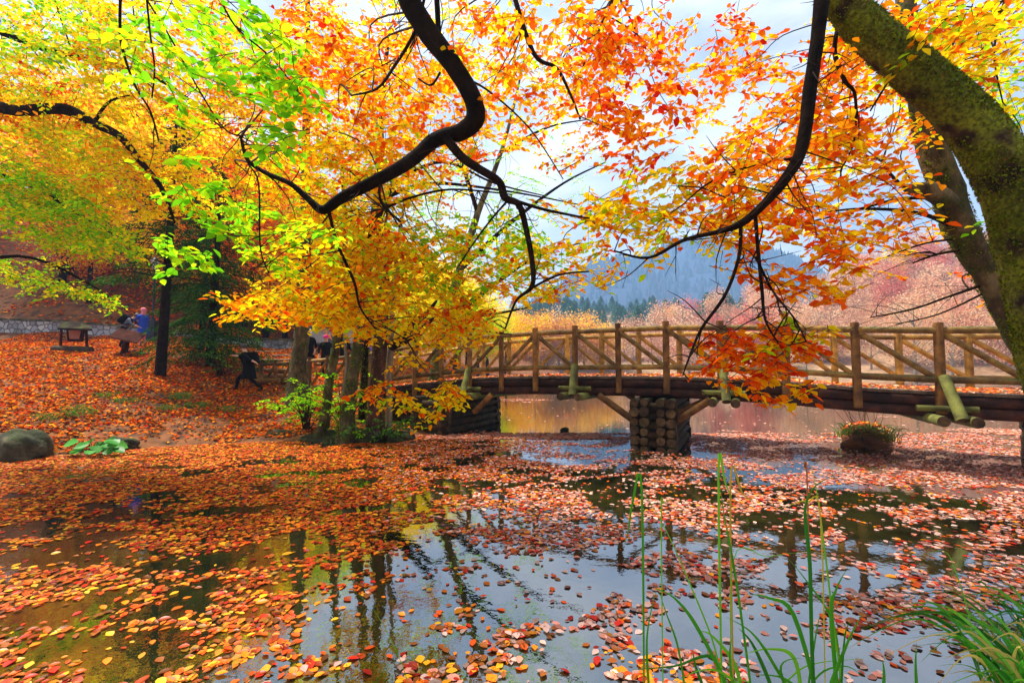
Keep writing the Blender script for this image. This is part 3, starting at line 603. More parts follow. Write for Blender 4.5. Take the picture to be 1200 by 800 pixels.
# ------------------------------------------------------------------ people
def person(px, py, Y, yaw, H, label, top, legs, lean=0.0, feet=((.08, .0), (-.08, .0)), hands=((.24, .1, -.5), (-.24, .1, -.5)), hat=None, pack=None, coat=.42, hair='hair', group=None, z=None):
    base = P(px, py, Y)
    if z is not None: base.z = z
    root = empty('person', base, label, 'person', group)
    hip = H*.50; cl, sl2 = math.cos(lean), math.sin(lean)
    drop = max(abs(feet[0][1]), abs(feet[1][1])); hip -= drop*drop*.35
    def T(x, f, u): return Vector((x, sl2*u+cl*f, hip+cl*u-sl2*f))      # torso frame: u along the spine
    J = []; Rr = []; E = []; mt = []
    def j(v, r, par, m): J.append(v); Rr.append(r); mt.append(m); (E.append((par, len(J)-1)) if par is not None else None); return len(J)-1
    k = H/1.7
    pe = j(T(0, 0, 0), .135*k, None, 1); sp1 = j(T(0, 0, .2*k), .125*k, pe, 0); ch = j(T(0, 0, .42*k), .15*k, sp1, 0); nk = j(T(0, .01, .56*k), .055*k, ch, 2)
    hc = j(T(0, .03, .66*k), .085*k, nk, 2); ht = j(T(0, .03, .77*k), .07*k, hc, 2)
    for sg, (fy, fz) in zip((1, -1), ((feet[0][1], feet[0][0]), (feet[1][1], feet[1][0]))):
        hp = j(Vector((sg*.09*k, 0, hip-.06)), .095*k, pe, 1)
        ft = Vector((sg*.09*k, fy, .06+max(0, fz)*0)); kn = (Vector((sg*.09*k, 0, hip-.06))+ft)/2+Vector((0, .10*k+abs(fy)*.10, .04)); kk = j(kn, .065*k, hp, 1); an = j(ft+Vector((0, -.03, .03)), .045*k, kk, 1); j(ft+Vector((0, .14*k, -.02)), .035*k, an, 3)
    for sg, (hx, hf, hz) in zip((1, -1), hands):
        shd = j(T(sg*.19*k, 0, .47*k), .06*k, ch, 0); h_ = T(sg*.2*k, 0, .47*k)+Vector((sg*(abs(hx)-.2), hf, hz))*k
        el = (J[shd]+h_)/2+Vector((sg*.05, -.05, -.05)); e = j(el, .045*k, shd, 0); wr = j(h_, .03*k, e, 2); dr = (h_-el).normalized()
        pm = j(h_+dr*.06*k, .032*k, wr, 2); sdv = dr.cross(Vector((0, 0, 1)) if abs(dr.z) < .9 else Vector((0, 1, 0))).normalized()
        for q in (-1.5, -.5, .5, 1.5): f1 = j(h_+dr*.11*k+sdv*q*.02*k, .009*k, pm, 2); j(h_+dr*(.16-abs(q)*.008)*k+sdv*q*.024*k+Vector((0, 0, -.01)), .008*k, f1, 2)
        j(h_+dr*.09*k-sdv*.06*k, .009*k, pm, 2)
    me = bpy.data.meshes.new('body_skeleton'); me.from_pydata([tuple(v) for v in J], E, [])
    o = bpy.data.objects.new('body_skeleton', me); C.objects.link(o); md = o.modifiers.new('skin', 'SKIN'); 
    if not me.skin_vertices: 
        bpy.context.view_layer.objects.active = o
    dt = me.skin_vertices[0].data if me.skin_vertices else None
    if dt is None: raise RuntimeError('no skin layer')
    for i, r in enumerate(Rr): dt[i].radius = (r, r*(.78 if i in (pe, sp1, ch) else 1)); dt[i].use_root = (i == 0)
    o.modifiers.new('sub', 'SUBSURF').levels = 1; o.modifiers['sub'].render_levels = 1
    dg = bpy.context.evaluated_depsgraph_get(); m2 = bpy.data.meshes.new_from_object(o.evaluated_get(dg)); bpy.data.objects.remove(o); bpy.data.meshes.remove(me)
    Ja = np.array([tuple(v) for v in J])
    body = bpy.data.objects.new('body', m2); C.objects.link(body); body.parent = root; m2.materials.clear()
    for m in (M[top], M[legs], M['skin'], M['black']): m2.materials.append(m)
    for pl in m2.polygons: pl.material_index = mt[int(np.argmin(((Ja-np.array(pl.center))**2).sum(1)/np.array(Rr)**1.0))]; pl.use_smooth = True
    def child(name, mb, m):
        oc = mb.build(name, m, None); oc.parent = root; return oc
    b = MB(); hcv = J[hc]; htv = J[ht]   # face: nose, eyes, mouth on the front of the head
    fw = Vector((0, math.cos(lean), -math.sin(lean)))
    b.tube([hcv+fw*.075*k, hcv+fw*.115*k+Vector((0, 0, -.015))], [.016*k, .012*k], 6, spline=False); child('nose', b, M['skin'])
    b = MB()
    for sg in (-1, 1): b.box(hcv+fw*.088*k+Vector((sg*.033*k, 0, .03*k)), (.022*k, .01, .012*k))
    b.box(hcv+fw*.085*k+Vector((0, 0, -.045*k)), (.045*k, .01, .008*k)); child('features', b, M['hair'])
    hm = MB(); top_ = hcv.lerp(htv, .75); st = []; nn = 7
    for i in range(nn+1):
        a = -.35+(math.pi/2+.35)*i/nn; st.append((top_+Vector((0, -.012*k, 0))+Vector((0, 0, (math.sin(a)*.118-.02)*k)), max(.004, math.cos(a)*.112*k)))
    hm.tube([a[0] for a in st], [a[1] for a in st], 12, True, spline=False)
    if hat: child('hat' if hat[1] != 'scarf' else 'headscarf', hm, M[hat[0]])
    else: child('hair', hm, M[hair])
    if hat and hat[1] == 'scarf': b = MB(); b.tube([J[nk]-Vector((0, .01, .04)), J[nk]+Vector((0, -.01, .1*k))], [.10*k, .095*k], 10, spline=False); child('scarf', b, M[hat[0]])
    if coat:
        b = MB(); b.tube([T(0, 0, .50*k), T(0, 0, .38*k), T(0, 0, .15*k), Vector((0, sl2*0, hip-.02)), Vector((0, 0, hip-coat*k))], [.115*k, .185*k, .165*k, .18*k, .25*k], 12, True, wob=.03); child('coat', b, M[top])
    if pack:
        b = MB(); c = [T(x*k, f*k, u*k) for x in (-.16, .16) for f in (-.34, -.14) for u in (.08, .5)]; b.add(c, [(0, 1, 3, 2), (4, 6, 7, 5), (0, 4, 5, 1), (2, 3, 7, 6), (0, 2, 6, 4), (1, 5, 7, 3)])
        bp_ = child('backpack', b, M[pack]); md = bp_.modifiers.new('bev', 'BEVEL'); md.width = .06; md.segments = 3
        b = MB()
        for sg in (-1, 1): b.tube([T(sg*.1*k, -.15*k, .46*k), T(sg*.12*k, .02*k, .53*k), T(sg*.13*k, .16*k, .36*k), T(sg*.12*k, -.1*k, .12*k)], .018*k, 6)
        s_ = b.build('strap', M[pack], None); s_.parent = bp_
    root.rotation_euler = (0, 0, yaw)
    return root
def gz(px, py, Y): v = P(px, py, Y); return hl(v.x, v.y)
person(291, 458, 14.5, R(100), 1.62, 'person in a long black coat striding with arms out by the log steps', 'black', 'black', lean=.22, feet=((0, .42), (0, -.42)), hands=((.25, .45, -.05), (.3, -.35, -.25)), pack='black', z=gz(291, 458, 14.5), coat=.36)
person(167, 403, 18.6, R(70), 1.62, 'person in a bright blue coat and pink headscarf standing by the tilted board', 'blue', 'pink', hat=('pink', 'scarf'), hands=((.2, .30, -.22), (.2, .30, -.25)), z=gz(167, 403, 18.6)-.0, coat=.30)
person(143, 403, 18.4, R(-80), 1.66, 'person in grey with a black backpack bending forward behind the tilted board', 'grey', 'black', lean=.75, hands=((.2, .35, -.3), (.2, .35, -.3)), pack='black', z=gz(143, 403, 18.4), coat=0)
for (px, Y, H, yaw, top, hat, lab) in ((381, 17.2, 1.62, 200, 'black', ('magenta', 'hat'), 'person in dark clothes and magenta hat behind the left railing'),
        (388, 18.6, 1.66, 170, 'grey', ('red', 'hat'), 'person with a red hat just right of the magenta hat'),
        (361, 17.6, 1.68, 190, 'black', ('white', 'hat'), 'person in black with a white hat seen past the broad trunk'),
        (432, 15.6, 1.45, 140, 'blue', ('blue', 'hat'), 'person with a blue hat between two trunks at the left end of the bridge')):
    q = P(px, 450, Y); person(px, 450, Y, R(yaw), H, lab, top, 'black', hat=hat, z=max(hl(q.x, q.y), .8), coat=.3)
# a white van far behind the trunks
vl = P(386, 415, 29); vl.z = hl(vl.x, vl.y); van = empty('parked_van', vl, 'white vehicle parked beyond the trunks behind the hats of the visitors', 'van')
def vbox(name, c, sz, m, par, bev=.08):
    b = MB(); b.box(vl+Vector(c), sz); o = b.build(name, m, par); md = o.modifiers.new('b', 'BEVEL'); md.width = bev; md.segments = 3; return o
vbox('body', (0, 0, .85), (3.9, 1.7, .9), M['paint'], van, .15); vbox('cabin', (.25, 0, 1.5), (3.0, 1.55, .75), M['paint'], van, .2)
for x in (-.55, .5, 1.3): vbox('window', (x, -.785, 1.52), (.8 if x < 0 else .7, .03, .42), M['glass'], van, .01)
for x in (-1.25, 1.25):
    for y in (-.8, .8):
        b = MB(); c = vl+Vector((x, y, .33)); b.tube([c-Vector((0, .1, 0)), c+Vector((0, .1, 0))], .33, 16, spline=False); tw_ = b.build('wheel', M['black'], van)
        b = MB(); b.tube([c-Vector((0, .11, 0)), c+Vector((0, .11, 0))], .18, 12, spline=False); b.build('rim', M['paint'], tw_)
for y in (-.6, .6): vbox('headlight', (-1.95, y, .9), (.05, .3, .18), M['lampglass'], van, .01)

# ------------------------------------------------------------------ trees on the near right: mossy beech
mb_base = P(1345, 690, 3.5); mb_base.z = hN(np.array(mb_base.x), np.array(mb_base.y)).item()
T1 = empty('mossy_beech', mb_base, 'huge moss covered leaning beech at the right edge with limbs arching over the water', 'tree')
pts, rad = pxpath([(1362, 800, 70, 3.5), (1342, 690, 62, 3.5), (1294, 560, 57, 3.45), (1243, 440, 54, 3.4), (1228, 380, 50), (1213, 320, 47), (1197, 260, 45), (1174, 200, 43), (1134, 140, 38), (1073, 84, 33), (1020, 38, 29), (988, 0, 25), (962, -60, 24), (945, -160, 22), (930, -330, 19), (900, -600, 15)], 3.4); rad = [r_*.9 for r_ in rad]
b = MB(); b.tube(pts, rad, 28, True, wob=.045); trunkc = catmull(pts, rad)[0]; tr1 = b.build('trunk', M['moss'], T1); _p, _r = catmull(pts, rad); moss_fuzz(_p, _r, 60000, T1, MOSS, .026)
for a, f in ((.3, 1), (1.2, .6), (5.3, .9)):
    b = MB(); d = Vector((math.cos(a), math.sin(a), 0)); b.tube([mb_base+Vector((0, 0, .45))+d*.15, mb_base+Vector((0, 0, .12))+d*.5, mb_base+d*1.0*f-Vector((0, 0, .12))], [.2, .13, .04], 8, wob=.08); b.build('root', M['moss'], T1)
anc = []
def br(parent, l, Y, m='bark', n=8, name='branch', wob=.08): 
    a = branch(name, l, Y, M[m], parent, n, wob); return a
anc += br(T1, [(985, -190, 11, 3.4), (964, -70, 10, 3.1), (963, -10, 9.5), (957, 50, 9), (949, 105, 9), (944, 150, 8.5), (937, 182, 7.5), (920, 210, 6.5), (895, 239, 5.6), (868, 262, 5), (840, 272, 3), (800, 282, 2.3), (760, 302, 1.7), (720, 294, 1.0)], 2.9, n=12, wob=.12)
anc += br(T1, [(868, 264, 2.6), (866, 300, 2.2), (850, 345, 2.2), (822, 385, 2.0), (808, 418, 1.4), (800, 440, .8)], 2.9)
anc += br(T1, [(885, 250, 2.6), (888, 290, 2.2), (893, 340, 2.2), (897, 375, 1.6), (912, 402, .9)], 2.9)
anc += br(T1, [(886, 300, 1.5), (905, 340, 1.3), (930, 372, 1.2), (945, 400, .8)], 2.9)
anc += br(T1, [(935, 185, 2), (900, 190, 1.6), (870, 198, 1.5), (830, 215, 1.2), (800, 240, .8)], 3.3)
anc += br(T1, [(945, 110, 2), (985, 20, 3), (978, 60, 3), (990, 95, 2.6), (1002, 112, 2), (1001, 165, 1.4), (985, 200, 1)][1:], 3.6)
A1 = br(T1, [(915, -480, 15), (760, -420, 15), (600, -260, 14.5), (500, -90, 14), (475, -20, 13.5), (497, 30, 13), (530, 75, 11.5), (552, 112, 11), (557, 138, 11.5), (541, 154, 10), (510, 164, 9), (480, 190, 8), (440, 212, 7.5), (400, 232, 6.5), (378, 246, 5.5), (360, 232, 3.8), (340, 215, 3.4), (310, 202, 3), (290, 187, 2.6), (282, 160, 1.6)], 3.9, n=14)
A2 = br(T1, [(522, 161, 5.6), (540, 183, 5.4), (560, 197, 4.9), (585, 213, 4.8), (592, 232, 4.8), (608, 240, 3.8), (617, 270, 3.4), (624, 310, 3.2), (623, 336, 2.8), (605, 352, 1.6), (592, 385, 1)], 3.85, n=10)
anc += A1+A2
kn = MB()
for _ in range(150):
    a = random.choice(anc); d = Vector((random.uniform(-1, 1), random.uniform(-.6, .6), random.uniform(-.9, .6))).normalized()*random.uniform(.08, .4); m_ = a+d*.5+Vector((random.uniform(-.04, .04), 0, random.uniform(-.04, .04))); kn.tube([a, m_, a+d], [.006, .004, .0015], 4, False)
    for q in (.4, .7): e = a+d*q; kn.tube([e, e+Vector((random.uniform(-.1, .1), random.uniform(-.1, .1), random.uniform(-.12, .06)))], [.003, .001], 3, False)
ko = kn.build('bare_twigs', M['twig'], T1); ko['kind'] = 'stuff'
for l, Y in (([(600, 234, 2.2), (640, 246, 1.8), (700, 258, 1)], 3.85), ([(624, 337, 1.6), (655, 322, 1.3), (690, 318, .9)], 3.85), ([(596, 234, 1.6), (575, 258, 1.3), (555, 285, 1.1), (535, 315, .8)], 3.85),
             ([(530, 84, 3.6), (516, 55, 3.4), (512, 0, 3.6), (508, -60, 3.6)], 3.95), ([(497, 0, 2), (486, 38, 2.4), (462, 78, 2), (442, 104, 1.6), (412, 112, 1)], 4.0), ([(538, 90, 1.6), (570, 105, 1.2), (620, 150, .9), (660, 210, .6)], 4),
             ([(516, 85, 1.6), (505, 100, 1.4), (490, 92, 1)], 3.9), ([(598, -20, 3), (625, 62, 2.6), (652, 80, 2.2), (668, 110, 1.6), (680, 140, 1.2)], 4.3), ([(722, -10, 1.8), (700, 40, 1.4), (678, 90, 1)], 4.3),
             ([(445, 212, 2), (447, 238, 1.6), (470, 260, 1.2)], 3.9), ([(385, 245, 2.4), (395, 285, 2.2), (415, 330, 2.0), (422, 360, 1.4), (440, 385, 1)], 4.1), ([(450, 245, 1.5), (480, 232, 1.4), (530, 222, 1.2), (600, 228, .8)], 4.6),
             ([(1070, 10, 2.0), (1060, 60, 2.0), (1020, 130, 1.2)], 3.6), ([(1060, 60, 1.6), (1085, 90, 1.2), (1080, 120, .9)], 3.6), ([(1130, -10, 2), (1122, 40, 1.6), (1100, 80, 1)], 3.8), ([(1180, -10, 2), (1165, 60, 1.6), (1175, 120, 1)], 4.2)):
    anc += br(T1, l, Y, n=6)
lv, tw, bq = Leaves(), MB(), MB()
pp = lambda *a, **k: patch(lv, tw, *a, anchors=anc, br=bq, **k)
LF = .08
pp(985, 215, 85, 90, 3.0, 4.2, 52, ORA, leaf=LF); pp(880, 215, 70, 65, 3.0, 4.2, 44, ORA, leaf=LF); pp(800, 235, 90, 50, 3.2, 4.5, 46, MIX, leaf=LF)
pp(1040, 90, 70, 90, 3.4, 4.6, 40, ORA, leaf=LF); pp(1130, 35, 75, 45, 3.2, 4.5, 46, MIX, leaf=LF); pp(1190, 150, 40, 90, 3.6, 5, 26, LIM, leaf=LF); pp(910, 60, 80, 60, 3.4, 4.8, 16, REDO, leaf=LF)
pp(970, 130, 50, 60, 3.2, 4.4, 26, ORA, leaf=LF); pp(850, 130, 70, 80, 4.5, 6.5, 44, ORA, leaf=LF); pp(820, 50, 90, 60, 4.5, 6.5, 34, REDO, leaf=LF); pp(690, 130, 70, 70, 4.5, 6.5, 40, ORA, leaf=LF); pp(1010, 30, 50, 50, 4.5, 6, 26, MIX, leaf=LF); pp(1100, 100, 60, 60, 4.6, 6.5, 36, MIX, leaf=LF); pp(900, 200, 110, 70, 4.5, 6.5, 46, MIX, leaf=LF); pp(600, 90, 90, 80, 5, 7, 46, MIX, leaf=LF); pp(1170, 60, 50, 70, 4.5, 6, 34, MIX, leaf=LF)
pp(735, 70, 75, 75, 3.6, 5.2, 44, REDO, leaf=LF); pp(650, 45, 70, 60, 3.6, 5.2, 36, ORA, leaf=LF); pp(560, 50, 60, 60, 3.8, 5.4, 22, ORA, leaf=LF); pp(735, 165, 35, 40, 3.6, 4.6, 12, REDO, leaf=LF)
pp(700, 240, 60, 30, 3.6, 4.6, 20, MIX, leaf=LF)
pp(890, 400, 62, 28, 3.0, 3.7, 30, [(RO, 5), (OR, 3), (RE, 1)], leaf=.08, Ln=.32); pp(900, 445, 50, 20, 3.0, 3.6, 15, ORA, leaf=.08, Ln=.28); pp(925, 390, 50, 30, 3.0, 3.6, 12, MIX, leaf=.08, Ln=.28); pp(965, 345, 45, 30, 3.0, 3.7, 9, ORA, leaf=.08, Ln=.28); pp(820, 412, 50, 16, 3.1, 3.6, 6, REDO, leaf=.08, Ln=.28); pp(905, 300, 60, 22, 3, 3.8, 9, ORA, leaf=.08)
pp(1000, 285, 35, 20, 3, 4, 6, ORA, leaf=.08)
# central yellow drooping mass
pp(470, 320, 110, 75, 4.2, 6.0, 190, YEL, leaf=.082); pp(400, 300, 90, 70, 4.2, 6, 120, YEL, leaf=.082); pp(560, 290, 80, 50, 4.2, 6.0, 70, LIM, leaf=.082); pp(630, 310, 60, 35, 4.2, 5.4, 36, MIX, leaf=.082); pp(690, 300, 45, 22, 4.2, 5, 12, MIX, leaf=.082)
pp(520, 375, 60, 30, 4.4, 6, 26, MIX, leaf=.08); pp(560, 340, 50, 30, 4.4, 6, 16, REDO, leaf=.08); pp(360, 350, 90, 26, 4.4, 6, 60, YEL, leaf=.08); pp(320, 350, 40, 14, 4, 5, 7, ORA, leaf=.08)
pp(505, 440, 55, 13, 4.2, 5, 14, MIX, leaf=.075, Ln=.3, rot=.75); pp(450, 455, 34, 10, 4.2, 5, 8, ORA, leaf=.075, Ln=.3); pp(495, 475, 45, 10, 4.2, 5, 10, MIX, leaf=.075, Ln=.3, rot=.4); pp(525, 420, 20, 55, 4.3, 5, 9, YEL, leaf=.075, Ln=.3)
# upper middle
pp(430, 110, 100, 100, 4.4, 7, 170, ORA, leaf=.085); pp(360, 60, 60, 60, 4.4, 6.5, 50, REDO, leaf=.085); pp(450, 180, 100, 50, 4.8, 7, 60, MIX, leaf=.085); pp(580, 120, 60, 60, 4.4, 6, 26, ORA, leaf=.085); pp(380, 210, 90, 60, 4.6, 7, 100, MIX, leaf=.085)
# roof of leaves above the frame (seen only in the water)
pp(900, -160, 260, 110, 3, 5, 60, ORA, leaf=.09); pp(520, -160, 260, 110, 3.5, 6, 80, MIX, leaf=.09)
lv.build('crown', M['leaf'], T1); twigs(tw, bq, 'twigs', T1)

# second trunk with a broken stub behind it
T2b = P(1262, 560, 5.0); T2 = empty('broken_beech', T2b, 'dark leaning tree with a broken mossy stub behind the mossy beech', 'tree')
p2 = [(1275, 620, 26), (1245, 500, 24), (1212, 420, 22), (1184, 372, 19), (1154, 318, 19), (1126, 268, 22), (1110, 225, 20), (1092, 172, 17), (1074, 90, 14), (1062, 0, 12), (1050, -150, 10), (1040, -330, 6)]
branch('trunk', p2, 5.0, M['greybark'], T2, 16, .16); _p, _r = catmull(*pxpath(p2, 5.0)); moss_fuzz(_p, _r, 7000, T2, MOSS, .03, 0, .6)
s_ = [(1134, 268, 8, 5.02), (1112, 238, 14, 4.95), (1088, 224, 12), (1070, 222, 8), (1060, 219, 4)]; branch('stub', s_, 4.85, M['greybark'], T2, 12, .2)
an2 = branch('branch', [(1062, 222, 3), (1044, 205, 2.4), (1034, 186, 1.6)], 4.85, M['bark'], T2, 6)
for l in ([(1112, 263, 4), (1085, 252, 3), (1050, 246, 2.4), (1000, 245, 1.6), (960, 250, 1)], [(1095, 232, 3), (1050, 234, 2.2), (990, 250, 1.6), (940, 262, .8)], [(1125, 293, 3), (1098, 298, 2), (1070, 308, 1.2)], [(1148, 335, 3), (1110, 348, 2), (1070, 362, 1.6), (1020, 372, .8)], [(1150, 345, 2), (1100, 368, 1.3), (1050, 380, .8)],
          [(1122, 280, 2), (1085, 285, 1.5), (1040, 300, .8)], [(1098, 298, 1.2), (1085, 295, 1), (1060, 300, .6)]):
    an2 += branch('branch', l, 5.0, M['bark'], T2, 6)
lv, tw, bq = Leaves(), MB(), MB()
for a in ((1060, 270, 70, 50, 5, 6.5, 12, ORA), (1170, 300, 40, 60, 5.5, 7, 8, ORA), (1030, 120, 60, 70, 5, 6.5, 14, ORA), (1090, 60, 60, 70, 5, 6.5, 18, MIX)): patch(lv, tw, *a, leaf=.08, Ln=.4, anchors=an2, br=bq)
for _ in range(70):
    a = random.choice(an2[:]); d = Vector((random.uniform(-.9, .1), random.uniform(-.4, .4), random.uniform(-.35, .35))); bq.tube([a, a+d*.5+Vector((0, 0, .04)), a+d], [.004, .003, .0012], 3, False)
lv.build('crown', M['leaf'], T2); twigs(tw, bq, 'twigs', T2)
# ------------------------------------------------------------------ left overhanging beech (trunk off the left edge)
tb = Vector((-10.6, 7.0, 0)); tb.z = hl(tb.x, tb.y)
T3 = empty('bank_beech', tb, 'beech leaning in from the left edge, its dark limb crossing the upper left corner', 'tree')
b = MB(); b.tube([tb-Vector((0, 0, .3)), tb+Vector((.1, 0, 1.5)), tb+Vector((.4, .1, 4)), tb+Vector((.5, .2, 7.5)), tb+Vector((.2, .5, 11))], [.36, .27, .24, .18, .05], 14, wob=.07); b.build('trunk', M['bark'], T3)
q0 = tb+Vector((.42, .1, 4.2)); an3 = []
def brp(pts, rad, n=8):
    b = MB(); b.tube(pts, rad, n, True, wob=.07); b.build('branch', M['bark'], T3); return catmull(pts, rad)[0]
an3 += brp([q0, P(-60, 128, 7), P(20, 130, 7), P(75, 128, 7), P(110, 145, 7), P(140, 160, 7), P(165, 190, 7), P(190, 222, 7), P(205, 262, 7.2)], [.13, .10, .085, .085, .065, .06, .05, .035, .012])
an3 += brp([P(-60, 190, 7.5), P(30, 215, 7.5), P(90, 250, 7.5), P(160, 290, 7.6)], [.05, .03, .022, .01]); an3 += brp([q0+Vector((0, 0, 2)), P(-80, 20, 7.6), P(60, 60, 7.8), P(180, 90, 8), P(260, 150, 8)], [.09, .07, .05, .035, .012])
an3 += brp([P(110, 145, 7), P(130, 118, 7.1), P(170, 110, 7.3)], [.03, .018, .01]); an3 += brp([q0-Vector((0, 0, 1.8)), P(-90, 330, 8), P(20, 300, 8.4), P(100, 330, 8.8), P(150, 365, 9)], [.06, .045, .03, .02, .008])
lv, tw, bq = Leaves(), MB(), MB(); pp = lambda *a, **k: patch(lv, tw, *a, anchors=an3, br=bq, **k)
pp(60, 70, 120, 90, 6.5, 9.5, 240, [(YE, 5), (GO, 3), (OR, 1.2), (LI, 1.5)], leaf=.085, Ln=.6); pp(200, 60, 110, 90, 6.5, 9.5, 200, MIX, leaf=.085, Ln=.6); pp(60, 190, 110, 60, 6.5, 9.5, 210, [(YE, 4), (GO, 3), (OR, 1.2), (LI, 3)], leaf=.085, Ln=.6)
pp(60, 25, 110, 45, 6, 8, 70, LIM, leaf=.085, Ln=.6); pp(70, 255, 110, 26, 6.5, 8.5, 110, LIM, leaf=.085, Ln=.6, rot=.25); pp(40, 215, 70, 22, 6.5, 8.5, 60, GRE, leaf=.085, Ln=.6, rot=.25); pp(150, 200, 90, 50, 6.8, 9, 100, [(GO, 4), (OR, 1.5), (YE, 4)], leaf=.085, Ln=.6)
pp(30, 120, 70, 50, 7, 9.5, 60, REDO, leaf=.085, Ln=.6); pp(280, 120, 80, 70, 7, 9.5, 80, ORA, leaf=.085, Ln=.6); pp(250, 200, 70, 50, 7, 9.5, 50, [(YE, 4), (GO, 3), (LI, 1)], leaf=.085, Ln=.6); pp(72, 333, 66, 12, 8, 9, 28, LIM, leaf=.085, Ln=.5, rot=.3); pp(20, 312, 50, 16, 8, 9, 24, LIM, leaf=.085, Ln=.5)
pp(0, -150, 300, 120, 6, 9, 120, MIX, leaf=.1, Ln=.6)
lv.build('crown', M['leaf'], T3); twigs(tw, bq, 'twigs', T3)
# close green twigs hanging from above, belonging to a tree behind the camera
gb = Vector((-3.4, -1.2, .3)); T5 = empty('green_beech', gb, 'bright green leaved twigs hanging close to the camera across the upper left', 'tree')
b = MB(); b.tube([gb-Vector((0, 0, .4)), gb+Vector((.1, .1, 2)), gb+Vector((.5, .5, 4.6)), gb+Vector((.9, 1.3, 7))], [.3, .22, .17, .08], 12, wob=.07); b.build('trunk', M['bark'], T5)
an5 = []
def b5(l, Y): 
    pts, rad = pxpath(l, Y); b = MB(); b.tube(pts, rad, 6, True, wob=.05); b.build('branch', M['bark'], T5); return catmull(pts, rad)[0]
q1 = gb+Vector((.6, .7, 5.2)); b = MB(); b.tube([q1, q1+Vector((.9, 2.6, .9)), P(140, -220, 3.3), P(140, -60, 3.2), P(141, 0, 3.1)], [.07, .05, .03, .016, .012], 8); b.build('branch', M['bark'], T5)
b = MB(); b.tube([q1, q1+Vector((1.5, 2.4, .8)), P(300, -200, 3.0), P(180, -60, 2.9), P(172, 0, 2.9)], [.05, .04, .025, .01, .008], 8); b.build('branch', M['bark'], T5)
an5 += b5([(141, 0, 2.0), (142, 50, 1.9), (158, 100, 1.7), (176, 130, 1.4), (186, 165, 1.1)], 3.1); an5 += b5([(172, 0, 1.4), (176, 40, 1.3), (181, 80, 1.2), (178, 115, 1)], 2.9)
an5 += b5([(172, 0, 1.4), (200, 45, 1.3), (230, 100, 1.2), (262, 150, 1.1), (285, 160, 1)], 2.8); an5 += b5([(255, -10, 1.6), (275, 30, 1.3), (320, 70, 1.1), (350, 110, .8)], 2.8)
an5 += b5([(282, 160, 1.4), (290, 190, 1.3), (303, 215, 1.2), (305, 290, 1), (315, 320, .7)], 3.2)
lv, tw, bq = Leaves(), MB(), MB(); pp = lambda *a, **k: patch(lv, tw, *a, anchors=an5, br=bq, conn=.5, **k)
pp(300, 60, 70, 55, 2.5, 3.2, 19, GRE, leaf=.075, Ln=.3, rot=.5); pp(330, 120, 40, 60, 2.5, 3.2, 14, GRE, leaf=.075, Ln=.3); pp(240, 110, 60, 60, 2.5, 3.3, 8, LIM, leaf=.075, Ln=.3, rot=.6); pp(230, 215, 75, 34, 2.5, 3.3, 16, GRE, leaf=.075, Ln=.3, rot=.7); pp(180, 60, 40, 60, 2.6, 3.4, 9, LIM, leaf=.075, Ln=.3)
pp(220, 20, 70, 22, 2.6, 3.4, 12, GRE, leaf=.075, Ln=.3); pp(340, 290, 60, 40, 3.2, 4, 18, LIM, leaf=.075, Ln=.3); pp(275, 345, 26, 9, 3.2, 3.8, 4, ORA, leaf=.07, Ln=.25); pp(300, 260, 40, 30, 3.2, 4, 10, GRE, leaf=.075, Ln=.3); pp(225, 290, 40, 20, 3, 3.5, 7, GRE, leaf=.075, Ln=.3)
lv.build('crown', M['leaf'], T5); twigs(tw, bq, 'twigs', T5)

# ------------------------------------------------------------------ trunks at the water's edge
def edge_tree(name, label, l, Y, m, n=12, crown=None, wob=.13, extra=()):
    pts, rad = pxpath(l, Y); rad = [r_*.74 for r_ in rad]; rad[0] *= 1.35; base = pts[0].copy(); t = empty(name, base, label, 'tree'); pts[0] = pts[0]-Vector((0, 0, .3))
    b = MB(); b.tube(pts, rad, n, True, wob=wob); b.build('trunk', M[m], t); moss_fuzz(*catmull(pts, rad), 2500 if rad[1] > .08 else 600, t, MOSS, .045, 0, .6); an = catmull(pts, rad)[0][len(pts)*2:]
    for e in extra: an += branch('branch', e, Y, M[e[0][3]] if False else M['bark'], t, 7)
    if crown:
        lv, tw, bq = Leaves(), MB(), MB()
        for a in crown: patch(lv, tw, *a[:8], leaf=a[8] if len(a) > 8 else .10, Ln=.8, anchors=an, br=bq, conn=.25)
        lv.build('crown', M['leaf'], t); twigs(tw, bq, 'twigs', t)
    return t
edge_tree('broad_tree', 'broad straight greenish trunk standing right of the log steps', [(349, 462, 17), (350, 430, 14), (353, 400, 12), (355, 365, 11), (357, 300, 9.5), (358, 200, 7.5), (360, 60, 5), (362, -80, 2)], 13.5, 'greybark', crown=[(330, 180, 120, 110, 11, 15, 60, MIX, .13), (350, 330, 70, 40, 12, 15, 22, YEL, .12), (300, 60, 120, 90, 11, 15, 40, ORA, .13)])
edge_tree('slender_tree', 'slender mossy trunk leaning right, left of the thick leaning trunk', [(374, 513, 9), (382, 480, 7.5), (386, 445, 7), (393, 410, 6), (395, 385, 5.5), (399, 333, 5), (405, 270, 4), (400, 190, 3)], 10.8, 'greybark', crown=[(400, 230, 60, 60, 9.5, 12, 22, YEL)])
edge_tree('slender_tree', 'thin pale upright stem between the two leaning trunks', [(402, 510, 3), (402, 462, 2.6), (406, 430, 2.4), (403, 386, 2.2), (402, 340, 2), (408, 260, 1.5)], 10.7, 'palebark', 8, crown=[(405, 300, 30, 30, 10, 11.5, 6, YEL)])
